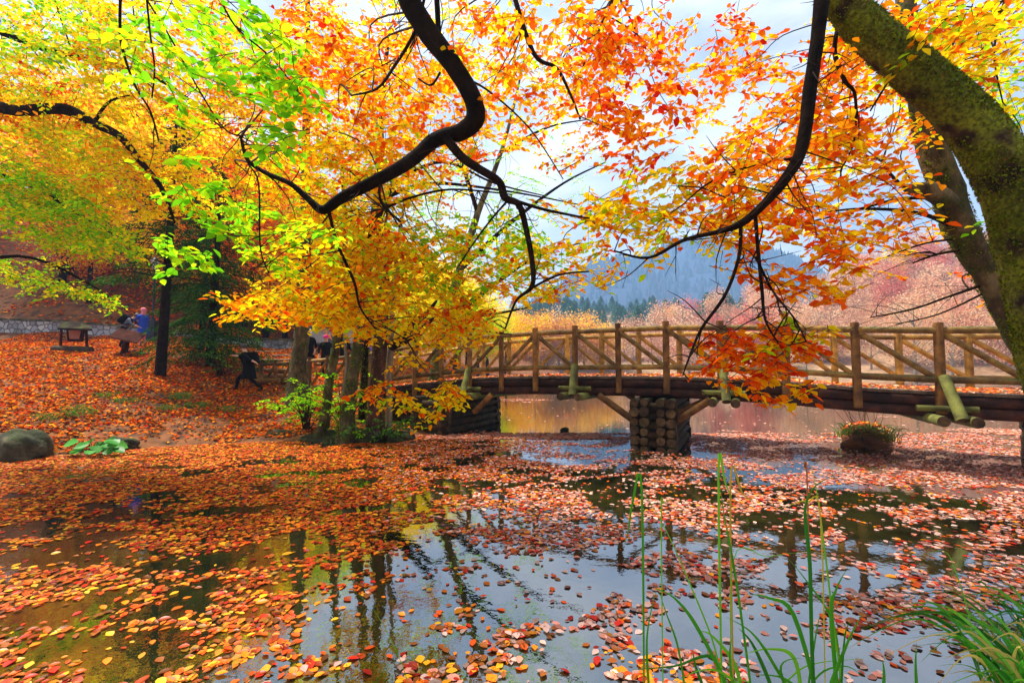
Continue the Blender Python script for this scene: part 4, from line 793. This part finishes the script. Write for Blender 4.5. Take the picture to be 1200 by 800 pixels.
edge_tree('leaning_tree', 'thick mossy trunk leaning to the right just left of the red-barked trunk', [(404, 514, 13), (409, 470, 10), (416, 430, 9), (422, 385, 8), (430, 330, 6.5), (438, 250, 5), (450, 170, 3.5)], 10.5, 'greybark', crown=[(460, 210, 90, 70, 9.5, 12.5, 60, MIX), (370, 120, 110, 110, 9.5, 12.5, 80, [(YE, 3), (LI, 3), (GO, 2), (OR, 1)]), (470, 290, 70, 50, 9.5, 12, 26, YEL)])
edge_tree('redbark_tree', 'stout reddish trunk closest to the bridge abutment', [(441, 512, 15), (440, 470, 12.5), (443, 430, 11.5), (446, 385, 11), (450, 340, 9), (447, 290, 7), (443, 225, 6), (446, 150, 4.5), (455, 40, 3)], 11.0, 'redbark', 14, crown=[(500, 130, 110, 110, 9.5, 13, 70, ORA), (560, 260, 90, 70, 10, 13, 34, GRE, .08), (430, 60, 130, 90, 9.5, 13, 90, MIX), (440, 150, 120, 80, 9.5, 13, 70, YEL), (480, -80, 180, 80, 9, 13, 60, MIX)],
          extra=[[(456, 406, 5), (470, 398, 5), (484, 382, 4.5), (500, 367, 3), (512, 352, 1.5)], [(458, 408, 4), (486, 394, 3.4), (500, 380, 3), (514, 373, 2), (545, 384, 1.2), (600, 392, .7)], [(443, 235, 4), (480, 220, 2.5), (520, 215, 2), (600, 225, 1.2), (680, 240, .6)], [(445, 240, 3), (452, 270, 3), (500, 205, 2), (560, 200, 1.5), (620, 235, .8)][0:1]+[(470, 210, 2.4), (520, 190, 1.8), (580, 215, 1.2), (640, 230, .6)]])
edge_tree('greybark_tree', 'pale grey slender trunk pressed against the right side of the reddish trunk', [(456, 508, 5), (456, 470, 4.5), (456, 430, 4.5), (459, 385, 4.2), (461, 350, 3.6), (466, 290, 3), (480, 200, 2)], 11.3, 'palebark', 10, crown=[(480, 240, 60, 50, 10, 12.5, 14, LIM)])
edge_tree('dark_tree', 'dark stem leaning behind the thick leaning trunk, top to the right', [(424, 500, 6), (427, 440, 5.5), (430, 400, 5), (440, 378, 5), (452, 350, 4), (470, 310, 3)], 12.2, 'bark', 10, crown=[(480, 290, 50, 40, 11, 13, 12, ORA)])
# fine-leaved green tree against the sky behind the bridge end
edge_tree('alder', 'fine green leaved airy tree against the sky above the bridge end', [(505, 470, 9), (515, 400, 8), (535, 330, 7), (560, 250, 5), (590, 170, 3), (610, 90, 1.5)], 14, 'greybark', 10,
          extra=[[(520, 380, 4), (570, 340, 3), (630, 300, 1.6), (680, 285, .8)], [(540, 315, 3.5), (600, 260, 2.4), (660, 215, 1.4), (710, 190, .7)], [(560, 250, 3), (540, 190, 2), (520, 150, 1)], [(525, 360, 3), (560, 370, 2), (620, 360, 1)], [(585, 180, 2), (640, 150, 1.2), (690, 140, .6)]],
          crown=[(600, 190, 100, 70, 12.5, 15.5, 34, GRE, .065), (560, 330, 70, 60, 12.5, 15.5, 26, GRE, .065), (660, 200, 60, 40, 13, 15.5, 12, GRE, .06), (480, 230, 80, 60, 12.5, 15, 24, GRE, .07), (620, 370, 40, 30, 13, 15, 8, [(OR, 1), (LI, 2)], .06)])
# ------------------------------------------------------------------ spruces
def spruce(label, px, pyb, Y, H, Rr, r0, z0, nb, seed, needles=420, bare=.18):
    random.seed(seed); base = P(px, pyb, Y); t = empty('spruce', base, label, 'spruce tree'); b = MB(); lean = Vector((.05*H*.5, 0, 0))
    b.tube([base-Vector((0, 0, .2)), base+Vector((0, 0, H*.5))+lean*.6, base+Vector((0, 0, H))+lean], [r0, r0*.65, r0*.08], 10, True, wob=.04); b.build('trunk', M['bark'], t)
    lv = Leaves(); bb_ = MB(); P_, D_, N_ = [], [], []
    for k in range(nb):
        f = z0+(1-z0)*(k+.5)/nb; L_ = Rr*(1-f)**.7*random.uniform(.65, 1.15)+.15; az = k*2.4+random.uniform(-.5, .5); s0 = base+Vector((0, 0, H*f))+lean*f
        u = Vector((math.cos(az), math.sin(az), 0)); e = s0+u*L_+Vector((0, 0, -.22*L_)); m_ = s0+u*L_*.55+Vector((0, 0, .02*L_)); bb_.tube([s0, m_, e], [.022, .014, .004], 4, False)
        nn = int(needles*L_/Rr)
        tt = rng.uniform(bare, 1, nn)**.8; sd = rng.choice([-1, 1], nn); spread = rng.uniform(0, 1, nn)*(1-tt*.75)*.42*L_
        side = np.array([-u.y, u.x, 0]); cen = np.array(s0)+tt[:, None]*(np.array(e)-np.array(s0)); cen[:, 2] += .1*L_*np.sin(tt*3.1)
        p = cen+side*(sd*spread)[:, None]; p[:, 2] -= spread*.5+rng.uniform(0, .12, nn)
        P_.append(p); D_.append(side*(sd*.8)[:, None]+np.array(u)*.6+np.stack([np.zeros(nn), np.zeros(nn), -rng.uniform(.2, 1.0, nn)], 1)); N_.append(np.array([0, 0, 1.])+rng.normal(0, .4, (nn, 3)))
    p = np.concatenate(P_); n = len(p); lv.add(p, np.concatenate(D_), np.concatenate(N_), rng.uniform(.09, .2, n), pick([((.025, .085, .012), 3), ((.05, .13, .015), 2), ((.015, .05, .012), 2), ((.10, .15, .02), .6)], n))
    bb_.build('branch', M['bark'], t); lv.build('needles', M['needle'], t, .22, True)
spruce('tall dark spruce with a bare lower trunk on the leaf covered bank', 188, 433, 14.2, 8.6, 2.3, .16, .30, 60, 3, 330)
spruce('dense dark spruce with low drooping boughs just left of the log steps', 246, 428, 16.2, 7.6, 2.5, .16, .04, 80, 5, 420, .05)
spruce('young spruce with low boughs half hidden behind the dense dark spruce', 235, 415, 18.2, 6.5, 2.1, .13, .06, 50, 8, 260, .08)
random.seed(21)
# ------------------------------------------------------------------ woodland on the slope behind
FO = [(OR, 3), (GO, 3), (YE, 2), (RO, 1)]; FR = [(RO, 3), (OR, 3), (RE, 1), (BR, 1)]; FY = [(YE, 4), (GO, 3), (LI, 1.5)]; FG = [(LI, 3), (GR, 2), (YE, 2)]
kinds = [('orange beech on the wooded slope behind the stone wall', FO), ('rusty red tree on the wooded slope behind the stone wall', FR), ('bright yellow tree in the wood behind the waterside trunks', FY), ('yellow-green tree on the wooded slope behind the stone wall', FG)]
pro = [broadleaf('slope_tree', 11, 4.2, 11000, .20, pal, lab, group=lab.split(' ')[0]+' coloured trees of the slope', clumps=60, low=.25, limbs=12, bark='bark') for lab, pal in kinds]
used = [False]*4
spots = [(-23, 24.6, 0, .62), (-17, 25.4, 0, .66), (-20.5, 27, 2, .7), (-12.2, 24.4, 0, .55), (-15, 28.5, 2, .8), (-27, 27.5, 0, .8), (-25, 31, 2, .9), (-18.5, 31, 0, .9), (-16, 27, 1, 1.0), (-22, 28, 0, 1.1), (-30, 30, 0, 1.1), (-12, 29, 3, .9), (-9, 33, 0, .9), (-26, 36, 0, 1.2), (-19, 35, 1, 1.1), (-34, 38, 2, 1.1), (-14, 38, 2, 1.0), (-40, 33, 0, 1.1), (-24, 45, 0, 1.2), (-34, 48, 1, 1.2), (-10, 27, 2, .7), (-7.5, 30, 2, .75), (-5.5, 34, 2, .8), (-11, 42, 2, 1), (-7, 44, 2, 1), (-4, 40, 2, .8), (-6.5, 52, 0, 1), (-3, 56, 2, .9), (-9, 60, 1, 1), (-18, 52, 2, 1.2), (-28, 60, 0, 1.3), (-45, 46, 2, 1.3), (-5, 24, 2, .6), (-13.5, 25, 1, .7), (-19, 24.8, 0, .6), (-26, 26, 1, .7), (-36, 26, 0, .9), (-3.5, 47, 3, .7), (-1, 64, 0, .8)]
for (x, y, k, s) in spots:
    place(pro[k], x, y, hl(x, y)-.2, s, not used[k]); used[k] = True
# hillside bare thin trunks, right far: nearer pink-orange trees on the right bank
kr = broadleaf('right_bank_tree', 9, 4.0, 5200, .15, [(PK, 4), (PL, 4), ((.75, .42, .12), 2), ((.8, .25, .08), 1)], 'pale peach bare-twigged tree on the right bank beyond the bridge', group='peach trees on the right bank', bark='palebark', clumps=60, low=.18, limbs=18, tr=.14)
for i, (x, y) in enumerate(((46, 52), (54, 56), (62, 50), (40, 62), (52, 66), (66, 60), (74, 66), (60, 74), (48, 76), (70, 78), (84, 74))):
    place(kr, x, y, max(float(hF(np.array([x]), np.array([y]))[0]), .2)-.2, random.uniform(.85, 1.2), i == 0)

# ------------------------------------------------------------------ rocks, mounds, plants
def blob(name, c, r, m, label=None, cat=None, parent=None, seed=0, amp=.28, sub=4):
    bm = bmesh.new(); bmesh.ops.create_icosphere(bm, subdivisions=sub, radius=1); rs = random.Random(seed); ph = [rs.uniform(0, 6) for _ in range(9)]
    for v in bm.verts:
        p = v.co; k = 1+amp*(math.sin(p.x*2.3+ph[0])*math.sin(p.y*2.9+ph[1])+.5*math.sin(p.z*5+ph[2]+p.x*4)*math.sin(p.y*6+ph[3])+.2*math.sin(p.x*13+ph[4])*math.sin(p.y*11+p.z*12+ph[5]))
        v.co = Vector((p.x*r[0], p.y*r[1], p.z*r[2]))*k+Vector(c)
    me = bpy.data.meshes.new(name); bm.to_mesh(me); bm.free(); [setattr(f, 'use_smooth', True) for f in me.polygons]
    o = link(name, me, m, parent); return tag(o, label, cat) if label else o
c = G(14, 540, 0); blob('boulder', c+Vector((-.08, .25, .16)), (.40, .34, .40), M['rock'], 'big grey-green boulder at the water edge on the far left', 'boulder', seed=1, amp=.2)
c = G(133, 527, .02); blob('rock', c+Vector((0, .15, .06)), (.28, .2, .17), M['rock'], 'small dark rock behind the big-leaved plant', 'rock', seed=2)
c = G(318, 515, 0); blob('rock', c+Vector((0, .2, .03)), (.55, .3, .13), M['rock'], 'flat dark rock at the water edge left of the trunks', 'rock', seed=4)
c = G(661, 505, 0); blob('stone', c+Vector((0, 0, .03)), (.12, .09, .06), M['rock'], 'small dark stone poking from the water in front of the bridge', 'stone', seed=5)
c = G(385, 519, 0); mo = empty('mossy_mound', c, 'low green mossy mound with ferny growth round the feet of the trunks', 'mound')
blob('mound', c+Vector((.1, .45, .02)), (1.0, .5, .16), M['mound'], parent=mo, seed=7, amp=.2); blob('mound', c+Vector((1.1, .45, .02)), (.8, .5, .2), M['mound'], parent=mo, seed=9, amp=.2)
def blade_strip(V, Fc, pts, w, cols, col, up=None):
    pts, _ = catmull([Vector(p) for p in pts], 1.0, 5); n = len(pts); b0 = len(V)
    for i, p in enumerate(pts):
        t = (pts[min(i+1, n-1)]-pts[max(i-1, 0)]).normalized(); s = t.cross(up or Vector((0, 1, .2))).normalized(); f = i/(n-1); ww = w*min(1, (1-f)*2.2+.02)*min(1, .5+f*3)
        V += [tuple(p-s*ww), tuple(p+Vector((0, .25*ww, 0))), tuple(p+s*ww)]; cols += [col]*3
    for i in range(n-1):
        a = b0+i*3; Fc += [(a, a+1, a+4, a+3), (a+1, a+2, a+5, a+4)]
GC = [(.06, .30, .02), (.10, .42, .02), (.16, .50, .03), (.05, .20, .02), (.35, .50, .05)]
def tuft(name, c, nb, hmin, hmax, w, label, cat='grass tuft', spread=.12, bend=.6, pal=GC, parent=None, seed=1):
    rs = random.Random(seed); V, Fc, cols = [], [], []
    for _ in range(nb):
        a = rs.uniform(0, 6.283); h = rs.uniform(hmin, hmax); o = Vector((rs.uniform(-spread, spread), rs.uniform(-spread, spread), 0)); d = Vector((math.cos(a), math.sin(a), 0)); q = Vector(c)+o; bd = rs.uniform(.2, bend)
        blade_strip(V, Fc, [q, q+d*h*bd*.25+Vector((0, 0, h*.5)), q+d*h*bd*.7+Vector((0, 0, h*.85)), q+d*h*bd*1.2+Vector((0, 0, h*(.95-bd*.35)))], w*rs.uniform(.6, 1.2), cols, rs.choice(pal))
    o = link(name, np_mesh(name, V, Fc, np.array(cols)), M['blade'], parent); return tag(o, label, cat) if label else o
# tussock island
c = G(1035, 526, 0); c.y += .45; ti = empty('tussock', c, 'round grassy tussock island topped with fallen leaves beyond the bridge', 'tussock')
blob('mound', c+Vector((0, 0, .04)), (.55, .45, .30), M['soil'], parent=ti, seed=11, amp=.3)
tuft('grass', c+Vector((0, 0, .12)), 420, .12, .42, .008, None, spread=.42, bend=1.1, parent=ti, seed=4, pal=[(.08, .20, .02), (.14, .26, .03), (.20, .12, .04), (.05, .10, .02)])
b = MB()
for k in range(14): a = random.uniform(0, 6.28); q = c+Vector((random.uniform(-.3, .1), random.uniform(-.2, .2), .3)); b.tube([q, q+Vector((math.cos(a)*.2-.1, math.sin(a)*.2, .35)), q+Vector((math.cos(a)*.4-.25, math.sin(a)*.3, .75))], [.006, .004, .002], 4, False)
b.build('twig', M['twig'], ti)
n = 170; p = np.array(c)+np.stack([rng.normal(0, .26, n), rng.normal(0, .24, n), np.zeros(n)], 1); rr_ = ((p[:, 0]-c.x)/.52)**2+((p[:, 1]-c.y)/.45)**2; p[:, 2] = .12+.36*np.sqrt(np.clip(1-rr_, 0, 1))+.03
lv = Leaves(); lv.add(p, rng.normal(0, 1, (n, 3))*[1, 1, .3], np.array([0, 0, 1.])+rng.normal(0, .4, (n, 3)), rng.uniform(.05, .09, n), pick(REDO, n)); lv.build('fallen_leaf', M['float'], ti)['kind'] = 'stuff'
# big-leaved plant
c = G(108, 531, .05); bp = empty('broad_leaved_plant', c, 'low plant with big round green leaves at the water edge by the boulder', 'plant')
lv = Leaves(); n = 26; a = rng.uniform(0, 6.283, n); r_ = rng.uniform(.05, .42, n); p = np.array(c)+np.stack([np.cos(a)*r_*1.2, np.sin(a)*r_*.5, rng.uniform(.05, .26, n)], 1)
lv.add(p, np.stack([np.cos(a), np.sin(a)*.8-.3, -.3*np.ones(n)], 1), np.array([0, -.5, 1.])+rng.normal(0, .25, (n, 3)), rng.uniform(.16, .28, n), pick([((.06, .30, .04), 2), ((.10, .40, .06), 2), ((.04, .2, .03), 1)], n)); lv.build('leaf', M['blade'], bp, .95)
b = MB(); [b.tube([c, Vector(q)], [.006, .004], 4, False, spline=False) for q in p]; b.build('stem', M['twig'], bp)
# leafy shrubs at the foot of the trunks
for i, (px, py, rx, ry, Y0, Y1, nn, lab) in enumerate(((360, 470, 28, 30, 10.4, 11.4, 50, 'bright green leafy shrub in front of the broad trunk'), (405, 470, 28, 34, 10.2, 11.0, 44, 'sparse green saplings among the leaning trunks'), (448, 500, 36, 14, 10.0, 10.8, 26, 'low dark green undergrowth left of the bridge abutment'), (330, 472, 34, 8, 10.8, 11.6, 12, 'fern-like green spray reaching left below the short railing'), (258, 420, 24, 18, 14.8, 15.6, 26, 'dark leafy bush at the foot of the dense spruce'))):
    c = P(px, py+ry, (Y0+Y1)/2); t = empty('shrub', c, lab, 'shrub'); lv, tw = Leaves(), MB()
    pal = GRE if i not in (2, 4) else [((.04, .14, .02), 3), ((.10, .25, .02), 2), (LI, .5)]
    for _ in range(nn):
        q = P(px+random.gauss(0, .5)*rx, py+random.gauss(0, .5)*ry, random.uniform(Y0, Y1)); az = random.uniform(0, 6.28); tw.tube([c+Vector((random.uniform(-.1, .1), 0, -.05)), c.lerp(q, .6)+Vector((0, 0, .05)), q], [.01, .007, .003], 4, False)
        spray(lv, tw, np.array(q), az, .38, pal, .085, .1)
    lv.build('foliage', M['leaf'], t); tw.build('stem', M['twig'], t)
for i, (px, py, h) in enumerate(((95, 487, .3), (212, 468, .25), (232, 478, .22), (60, 492, .2), (150, 472, .18), (265, 482, .2), (30, 534, .25), (425, 512, .35), (405, 518, .3), (200, 480, .18), (128, 465, .16), (446, 516, .3))):
    Y = 10 if py > 505 else None
    # find where the ray meets the bank
    best = None
    for Yq in np.arange(8.5, 20, .1):
        v = P(px, py, Yq)
        if v.z <= hl(v.x, v.y): best = v; break
    if best is None: best = G(px, py, .05)
    tuft('grass_tuft', best, 60, h*.4, h, .010, ['small', 'low', 'thin'][i % 3]+' green grass tuft '+['on the middle of the leafy slope left of the spruce', 'below the spruce on the leafy slope', 'right below the tall spruce trunk', 'on the slope above the big boulder', 'on the slope below the tilted board', 'on the slope towards the steps', 'against the foot of the big boulder', 'at the water edge under the leaning trunks', 'on the mossy mound at the water', 'in a bare patch of the slope under the spruce', 'highest on the slope below the notice stand', 'at the water edge beside the reddish trunk'][i], seed=i, spread=.25, bend=1.0, pal=[(.06, .2, .02), (.10, .26, .03), (.16, .22, .03)])
# foreground sedge: tall blades in front of the camera
def blades_px(name, label, specs, cat='reed'):
    out = []
    V, Fc, cols = [], [], []
    for (l, Y, w, col) in specs:
        pts = [P(a, b_, Y+(0 if len(x_) < 3 else x_[2])) for x_ in l for a, b_ in [x_[:2]]]
        g = Vector((pts[0].x, pts[0].y+.02, .02)); blade_strip(V, Fc, [g]+pts, w*.75, cols, col)
    o = link(name, np_mesh(name, V, Fc, np.array(cols)), M['blade']); return tag(o, label, cat)
D1, D2, D3, YG = (.02, .15, .012), (.04, .24, .012), (.12, .38, .02), (.36, .36, .03)
blades_px('sedge', 'tallest dark green sedge bending right at its tip, right of centre foreground', [([(954, 830), (951, 745), (949, 660), (944, 612), (945, 588), (957, 568), (988, 550)], 1.95, .011, D1)])
blades_px('sedge', 'light green sedge stalk with a dry brown spike rising behind the dark one', [([(990, 830), (978, 740), (966, 640), (957, 575), (949, 542)], 2.1, .006, D3), ([(946, 570), (943, 548), (942, 524)], 2.1, .005, (.25, .10, .05)), ([(962, 610), (946, 588), (930, 590), (908, 598)], 2.05, .005, YG)])
blades_px('sedge', 'upright green sedge stalk with a folded brown tip in the middle of the foreground', [([(882, 830), (869, 724), (858, 652), (848, 600), (842, 552)], 2.0, .007, D2), ([(842, 552), (850, 566), (858, 586)], 2.0, .007, D3), ([(856, 566), (870, 578), (888, 592)], 2.0, .006, (.35, .25, .03)), ([(858, 662), (900, 652), (942, 646)], 2.0, .003, D3)])
blades_px('sedge', 'left-leaning sedge stalk whose tip folds down at the left of the clump', [([(850, 830), (838, 760), (812, 692), (780, 620), (752, 573)], 2.05, .005, D3), ([(752, 573), (741, 590), (737, 618), (731, 640)], 2.05, .007, D2), ([(775, 610), (778, 590), (788, 584)], 2.05, .004, D3)])
sp_l = []
for l in ([(762, 830), (758, 748), (770, 686)], [(805, 830), (795, 760), (780, 716), (771, 688)], [(850, 830), (836, 770), (790, 780), (740, 784)], [(860, 830), (820, 740), (790, 700), (764, 688)], [(985, 830), (984, 780), (974, 724), (945, 680), (922, 652)], [(982, 830), (974, 720), (980, 690), (992, 667)], [(985, 830), (990, 745), (998, 728)],
          [(930, 830), (905, 775), (880, 740), (850, 722)], [(940, 830), (930, 770), (900, 760), (872, 766)], [(900, 830), (930, 790), (960, 776), (1020, 771)], [(880, 830), (850, 790), (820, 785), (790, 800)], [(940, 830), (960, 790), (990, 780), (1010, 790)], [(960, 830), (930, 720), (900, 700), (880, 696)], [(860, 830), (855, 770), (858, 745)], [(1034, 830), (1036, 790), (1034, 772)], [(1075, 830), (1073, 780), (1074, 752)], [(910, 830), (885, 760), (865, 735)], [(925, 830), (915, 780), (940, 770)],
          [(870, 830), (862, 780), (835, 745), (818, 738)], [(945, 830), (955, 750), (962, 715)], [(830, 830), (815, 780), (812, 760)], [(968, 830), (990, 760), (1012, 716)], [(900, 830), (880, 800), (840, 792)], [(950, 830), (920, 795), (880, 790)]):
    sp_l.append((l, random.uniform(1.85, 2.2), random.uniform(.006, .013), random.choice([D1, D2, D2, D3])))
blades_px('sedge_clump', 'low spreading clump of green sedge blades at the bottom centre right', sp_l)
blades_px('tall_grass', 'single thin pale green stem leaning left at the bottom centre left', [([(482, 830), (476, 792), (456, 745), (436, 712), (412, 690)], 2.2, .0022, D3)])
cR = Vector((2.55, 2.2, float(hN(np.array(2.55), np.array(2.2)))))
tuft('grass_tuft', cR, 260, .25, .62, .008, 'large bright green grass tuft in the bottom right corner', seed=50, spread=.17, bend=1.3, pal=[D1, D2, D2, D3, (.5, .42, .1)])
tuft('grass_tuft', cR+Vector((.5, .15, 0)), 160, .3, .6, .008, 'second green grass tuft cut off by the right edge below the mossy trunk', seed=51, spread=.2, bend=1.2, pal=[D1, D2, D3])
blades_px('sedge', 'thin arching sedge stalk rising left out of the bottom right tuft', [([(1150, 800), (1135, 720), (1120, 670), (1105, 645), (1065, 655)], 2.3, .004, D3), ([(1150, 800), (1120, 730), (1090, 705), (1068, 702)], 2.3, .005, D2)])

# ------------------------------------------------------------------ leaves on water and bank
def vnoise(x, y, seed=0):
    rs = np.random.default_rng(seed); T = rs.random((64, 64)); xi = np.floor(x).astype(int); yi = np.floor(y).astype(int); fx = x-xi; fy = y-yi; fx = fx*fx*(3-2*fx); fy = fy*fy*(3-2*fy)
    g = lambda a, b: T[a % 64, b % 64]
    return g(xi, yi)*(1-fx)*(1-fy)+g(xi+1, yi)*fx*(1-fy)+g(xi, yi+1)*(1-fx)*fy+g(xi+1, yi+1)*fx*fy
def fbm(x, y, seed=0): return (vnoise(x, y, seed)*.5+vnoise(x*2.1+7, y*2.1, seed+1)*.3+vnoise(x*4.7, y*4.7+3, seed+2)*.2)
def in_pier(x, y):
    s = (x-B0.x)*BD.x+(y-B0.y)*BD.y; w = (x-B0.x)*BN.x+(y-B0.y)*BN.y
    return ((s > -.95) & (s < .3) & (w > -.4) & (w < 2.5)) | ((s > s_of(458, -.6)-.2) & (s < s_of(520, -.6)+.15) & (w > -.7) & (w < 2.6))
def water_mask(x, y): return (hL(x, y) < .01) & (hN(x, y) < 0) & ~in_pier(x, y)
n = 210000; x = rng.uniform(-14, 13, n); y = rng.uniform(1.8, 12, n)**1.0
ok = np.abs(x/y) < 1.22; x, y = x[ok], y[ok]
px = 600+x/y*F; py = 427+CZ/y*F
nzv = fbm(x*1.5+y*.5, y*2.6-x*.7, 3)
th = np.interp(px, [0, 300, 560, 700, 900, 1200], [.45, .46, .49, .49, .47, .43])+np.interp(py, [500, 560, 640, 720, 800], [-.16, -.10, -.01, .035, .04])*np.interp(px, [0, 600, 700, 1200], [1, 1, .6, .45])
th += .10*np.exp(-((px-520)/110)**2-((py-760)/60)**2)+.06*np.exp(-((px-740)/120)**2-((py-670)/45)**2)-.03*np.exp(-((px-600)/150)**2-((py-640)/50)**2)+.06*np.exp(-((px-980)/110)**2-((py-660)/35)**2)-.05*np.exp(-((px-800)/160)**2-((py-600)/26)**2)+.09*np.exp(-((px-1060)/90)**2-((py-585)/10)**2)+.1*np.exp(-((px-660)/80)**2-((py-560)/22)**2)
acc = np.clip((nzv-th)/.10, 0, 1); acc = np.maximum(acc, .05); ok = (rng.random(len(x)) < acc) & water_mask(x, y); x, y = x[ok], y[ok]
n = len(x); px = 600+x/y*F
zz = .0025+rng.uniform(0, .006, n); pos = np.stack([x, y, zz], 1); ang = rng.uniform(0, 6.283, n)
d = np.stack([np.cos(ang), np.sin(ang), rng.normal(0, .05, n)], 1); nr = np.array([0, 0, 1.])+rng.normal(0, .09, (n, 3)); ln = np.clip(rng.normal(.057, .015, n), .025, .10)
PAL_L = [((.92, .22, .004), 4), ((.80, .09, .003), 4), ((.9, .42, .01), 2), (BR, 2.5), (RE, 1.2)]; PAL_R = [((.78, .28, .19), 4), (RO, 2), ((.86, .52, .42), 5), (RE, 1.2), (BR, 1.5), (OR, 1)]  # right-hand palette: pale pinks carry the sky's sheen on wet leaves
col = np.where((rng.random(n) < np.clip((px-420)/260, 0, 1))[:, None], pick(PAL_R, n), pick(PAL_L, n))*np.where(rng.random((n, 1)) < .3, .45, 1)*rng.uniform(.6, 1.1, (n, 1))
order = np.argsort(np.hypot(x, y)+1e3*((np.abs(x/y) > 1.11) | (CZ/y*F+427 > 806))); big, rest = order[:300], order[300:]
lv = Leaves(); lv.add(pos[rest], d[rest], nr[rest], ln[rest], col[rest])
# beyond the bridge: sheets of leaves in bands
n = 230000; x = rng.uniform(-10, 48, n); y = 11+rng.random(n)**1.5*42; ok = (np.abs(x/y) < 1.25); x, y = x[ok], y[ok]
nzv = fbm(x*.22, y*.6+x*.05, 9); ok = (rng.random(len(x)) < np.clip((nzv-np.interp(y, [11, 16, 22, 50], [.60, .70, .69, .66]))/.06, .012, 1)) & water_mask(x, y) & (hF(x, y) < 0); x, y = x[ok], y[ok]; n = len(x)
ang = rng.uniform(0, 6.283, n); lv.add(np.stack([x, y, .006+rng.uniform(0, .01, n)], 1), np.stack([np.cos(ang), np.sin(ang), 0*ang], 1), np.array([0, 0, 1.])+rng.normal(0, .08, (n, 3)), rng.uniform(.07, .12, n), pick([((.75, .38, .28), 4), ((.70, .3, .18), 3), (RO, 1), (BR, .7)], n))
print('floating', len(rest), n)
tag(lv.build('floating_leaves', M['float'], None, .66, fold=.06), 'countless fallen orange leaves floating on the lake, sky sheen tinted in as pink', 'floating leaves', kind='stuff')
shapes = {}
for q, i in enumerate(big):
    hue = int(q % 24)
    if hue not in shapes:
        V, Fq = leaf_geo(np.zeros((1, 3)), np.array([[1., 0, 0]]), np.array([[0, 0, 1.]])+rng.normal(0, .07, (1, 3)), np.array([.085]), rng.uniform(.58, .74), rng.uniform(.03, .12), rng.uniform(-.05, .12))
        me = np_mesh('floating_leaf', V, Fq, np.repeat(col[i][None], 8, 0)); me.materials.append(M['float']); shapes[hue] = me
    o = bpy.data.objects.new('floating_leaf', shapes[hue]); C.objects.link(o); o.location = (float(x_) if False else float(pos[i][0]), float(pos[i][1]), float(pos[i][2])+.003); o.rotation_euler = (rng.normal(0, .05), rng.normal(0, .05), float(ang[i % len(ang)])); s = float(ln[i]/.085); o.scale = (s, s, s)
    tag(o, 'fallen beech leaf floating on the dark water nearest the camera', 'leaf', 'floating leaves nearest the camera')
# litter on the bank
n = 150000; x = rng.uniform(-27, -1, n); y = rng.uniform(7.5, 24, n); ok = np.abs(x/y) < 1.25; x, y = x[ok], y[ok]; z = hL(x, y)
bare = fbm(x*.8, y*.9, 31); ok = (z > .05+.05*np.sin(x*4.1)*np.sin(x*1.7)) & (rng.random(len(x)) < np.clip((.66-bare)/.05, .25, 1)) & ((y < 21.9) | (x > -10)); x, y, z = x[ok], y[ok], z[ok]; n = len(x)
ang = rng.uniform(0, 6.283, n); lv = Leaves(); lv.add(np.stack([x, y, z+.005+rng.uniform(0, .05, n)], 1), np.stack([np.cos(ang), np.sin(ang), rng.normal(0, .35, n)], 1), np.array([0, -.2, 1.])+rng.normal(0, .45, (n, 3)), rng.uniform(.07, .12, n), pick([((.80, .20, .01), 3), ((.66, .09, .005), 4), ((.8, .35, .02), 1), (BR, 4), (RE, 1.5), ((.14, .04, .01), 3)], n))
# slope behind the wall
m_ = 60000; x = rng.uniform(-45, -3, m_); y = rng.uniform(22.8, 50, m_); z = hL(x, y); bare = fbm(x*.35, y*.5, 44); ok = (rng.random(m_) < np.clip((bare-.44)/.08, .08, 1)) & (np.abs(x/y) < 1.25); x, y, z = x[ok], y[ok], z[ok]; m_ = len(x)
ang = rng.uniform(0, 6.283, m_); lv.add(np.stack([x, y, z+.03], 1), np.stack([np.cos(ang), np.sin(ang), rng.normal(0, .3, m_)], 1), np.array([0, -.3, 1.])+rng.normal(0, .4, (m_, 3)), rng.uniform(.12, .24, m_), pick([(RO, 4), (OR, 3), (BR, 3), (RE, 2)], m_))
tag(lv.build('leaf_litter', M['litter'], None, .62, True), 'thick carpet of fallen orange beech leaves covering the left bank', 'leaf litter', kind='stuff')
# ------------------------------------------------------------------ haze
mh, t, out = mat('haze_air'); pv = N(t, 'ShaderNodeVolumePrincipled'); pv.inputs['Color'].default_value = (.27, .47, .78, 1); pv.inputs['Density'].default_value = .0009; pv.inputs['Anisotropy'].default_value = .1
t.links.new(pv.outputs[0], out.inputs['Volume'])
b = MB(); b.box(Vector((250, 650, 105)), (2400, 1500, 230)); hz = b.build('haze', mh); hz['kind'] = 'stuff'; hz['label'] = 'thin pale blue haze in the air over the lake and hills'; hz['category'] = 'haze'
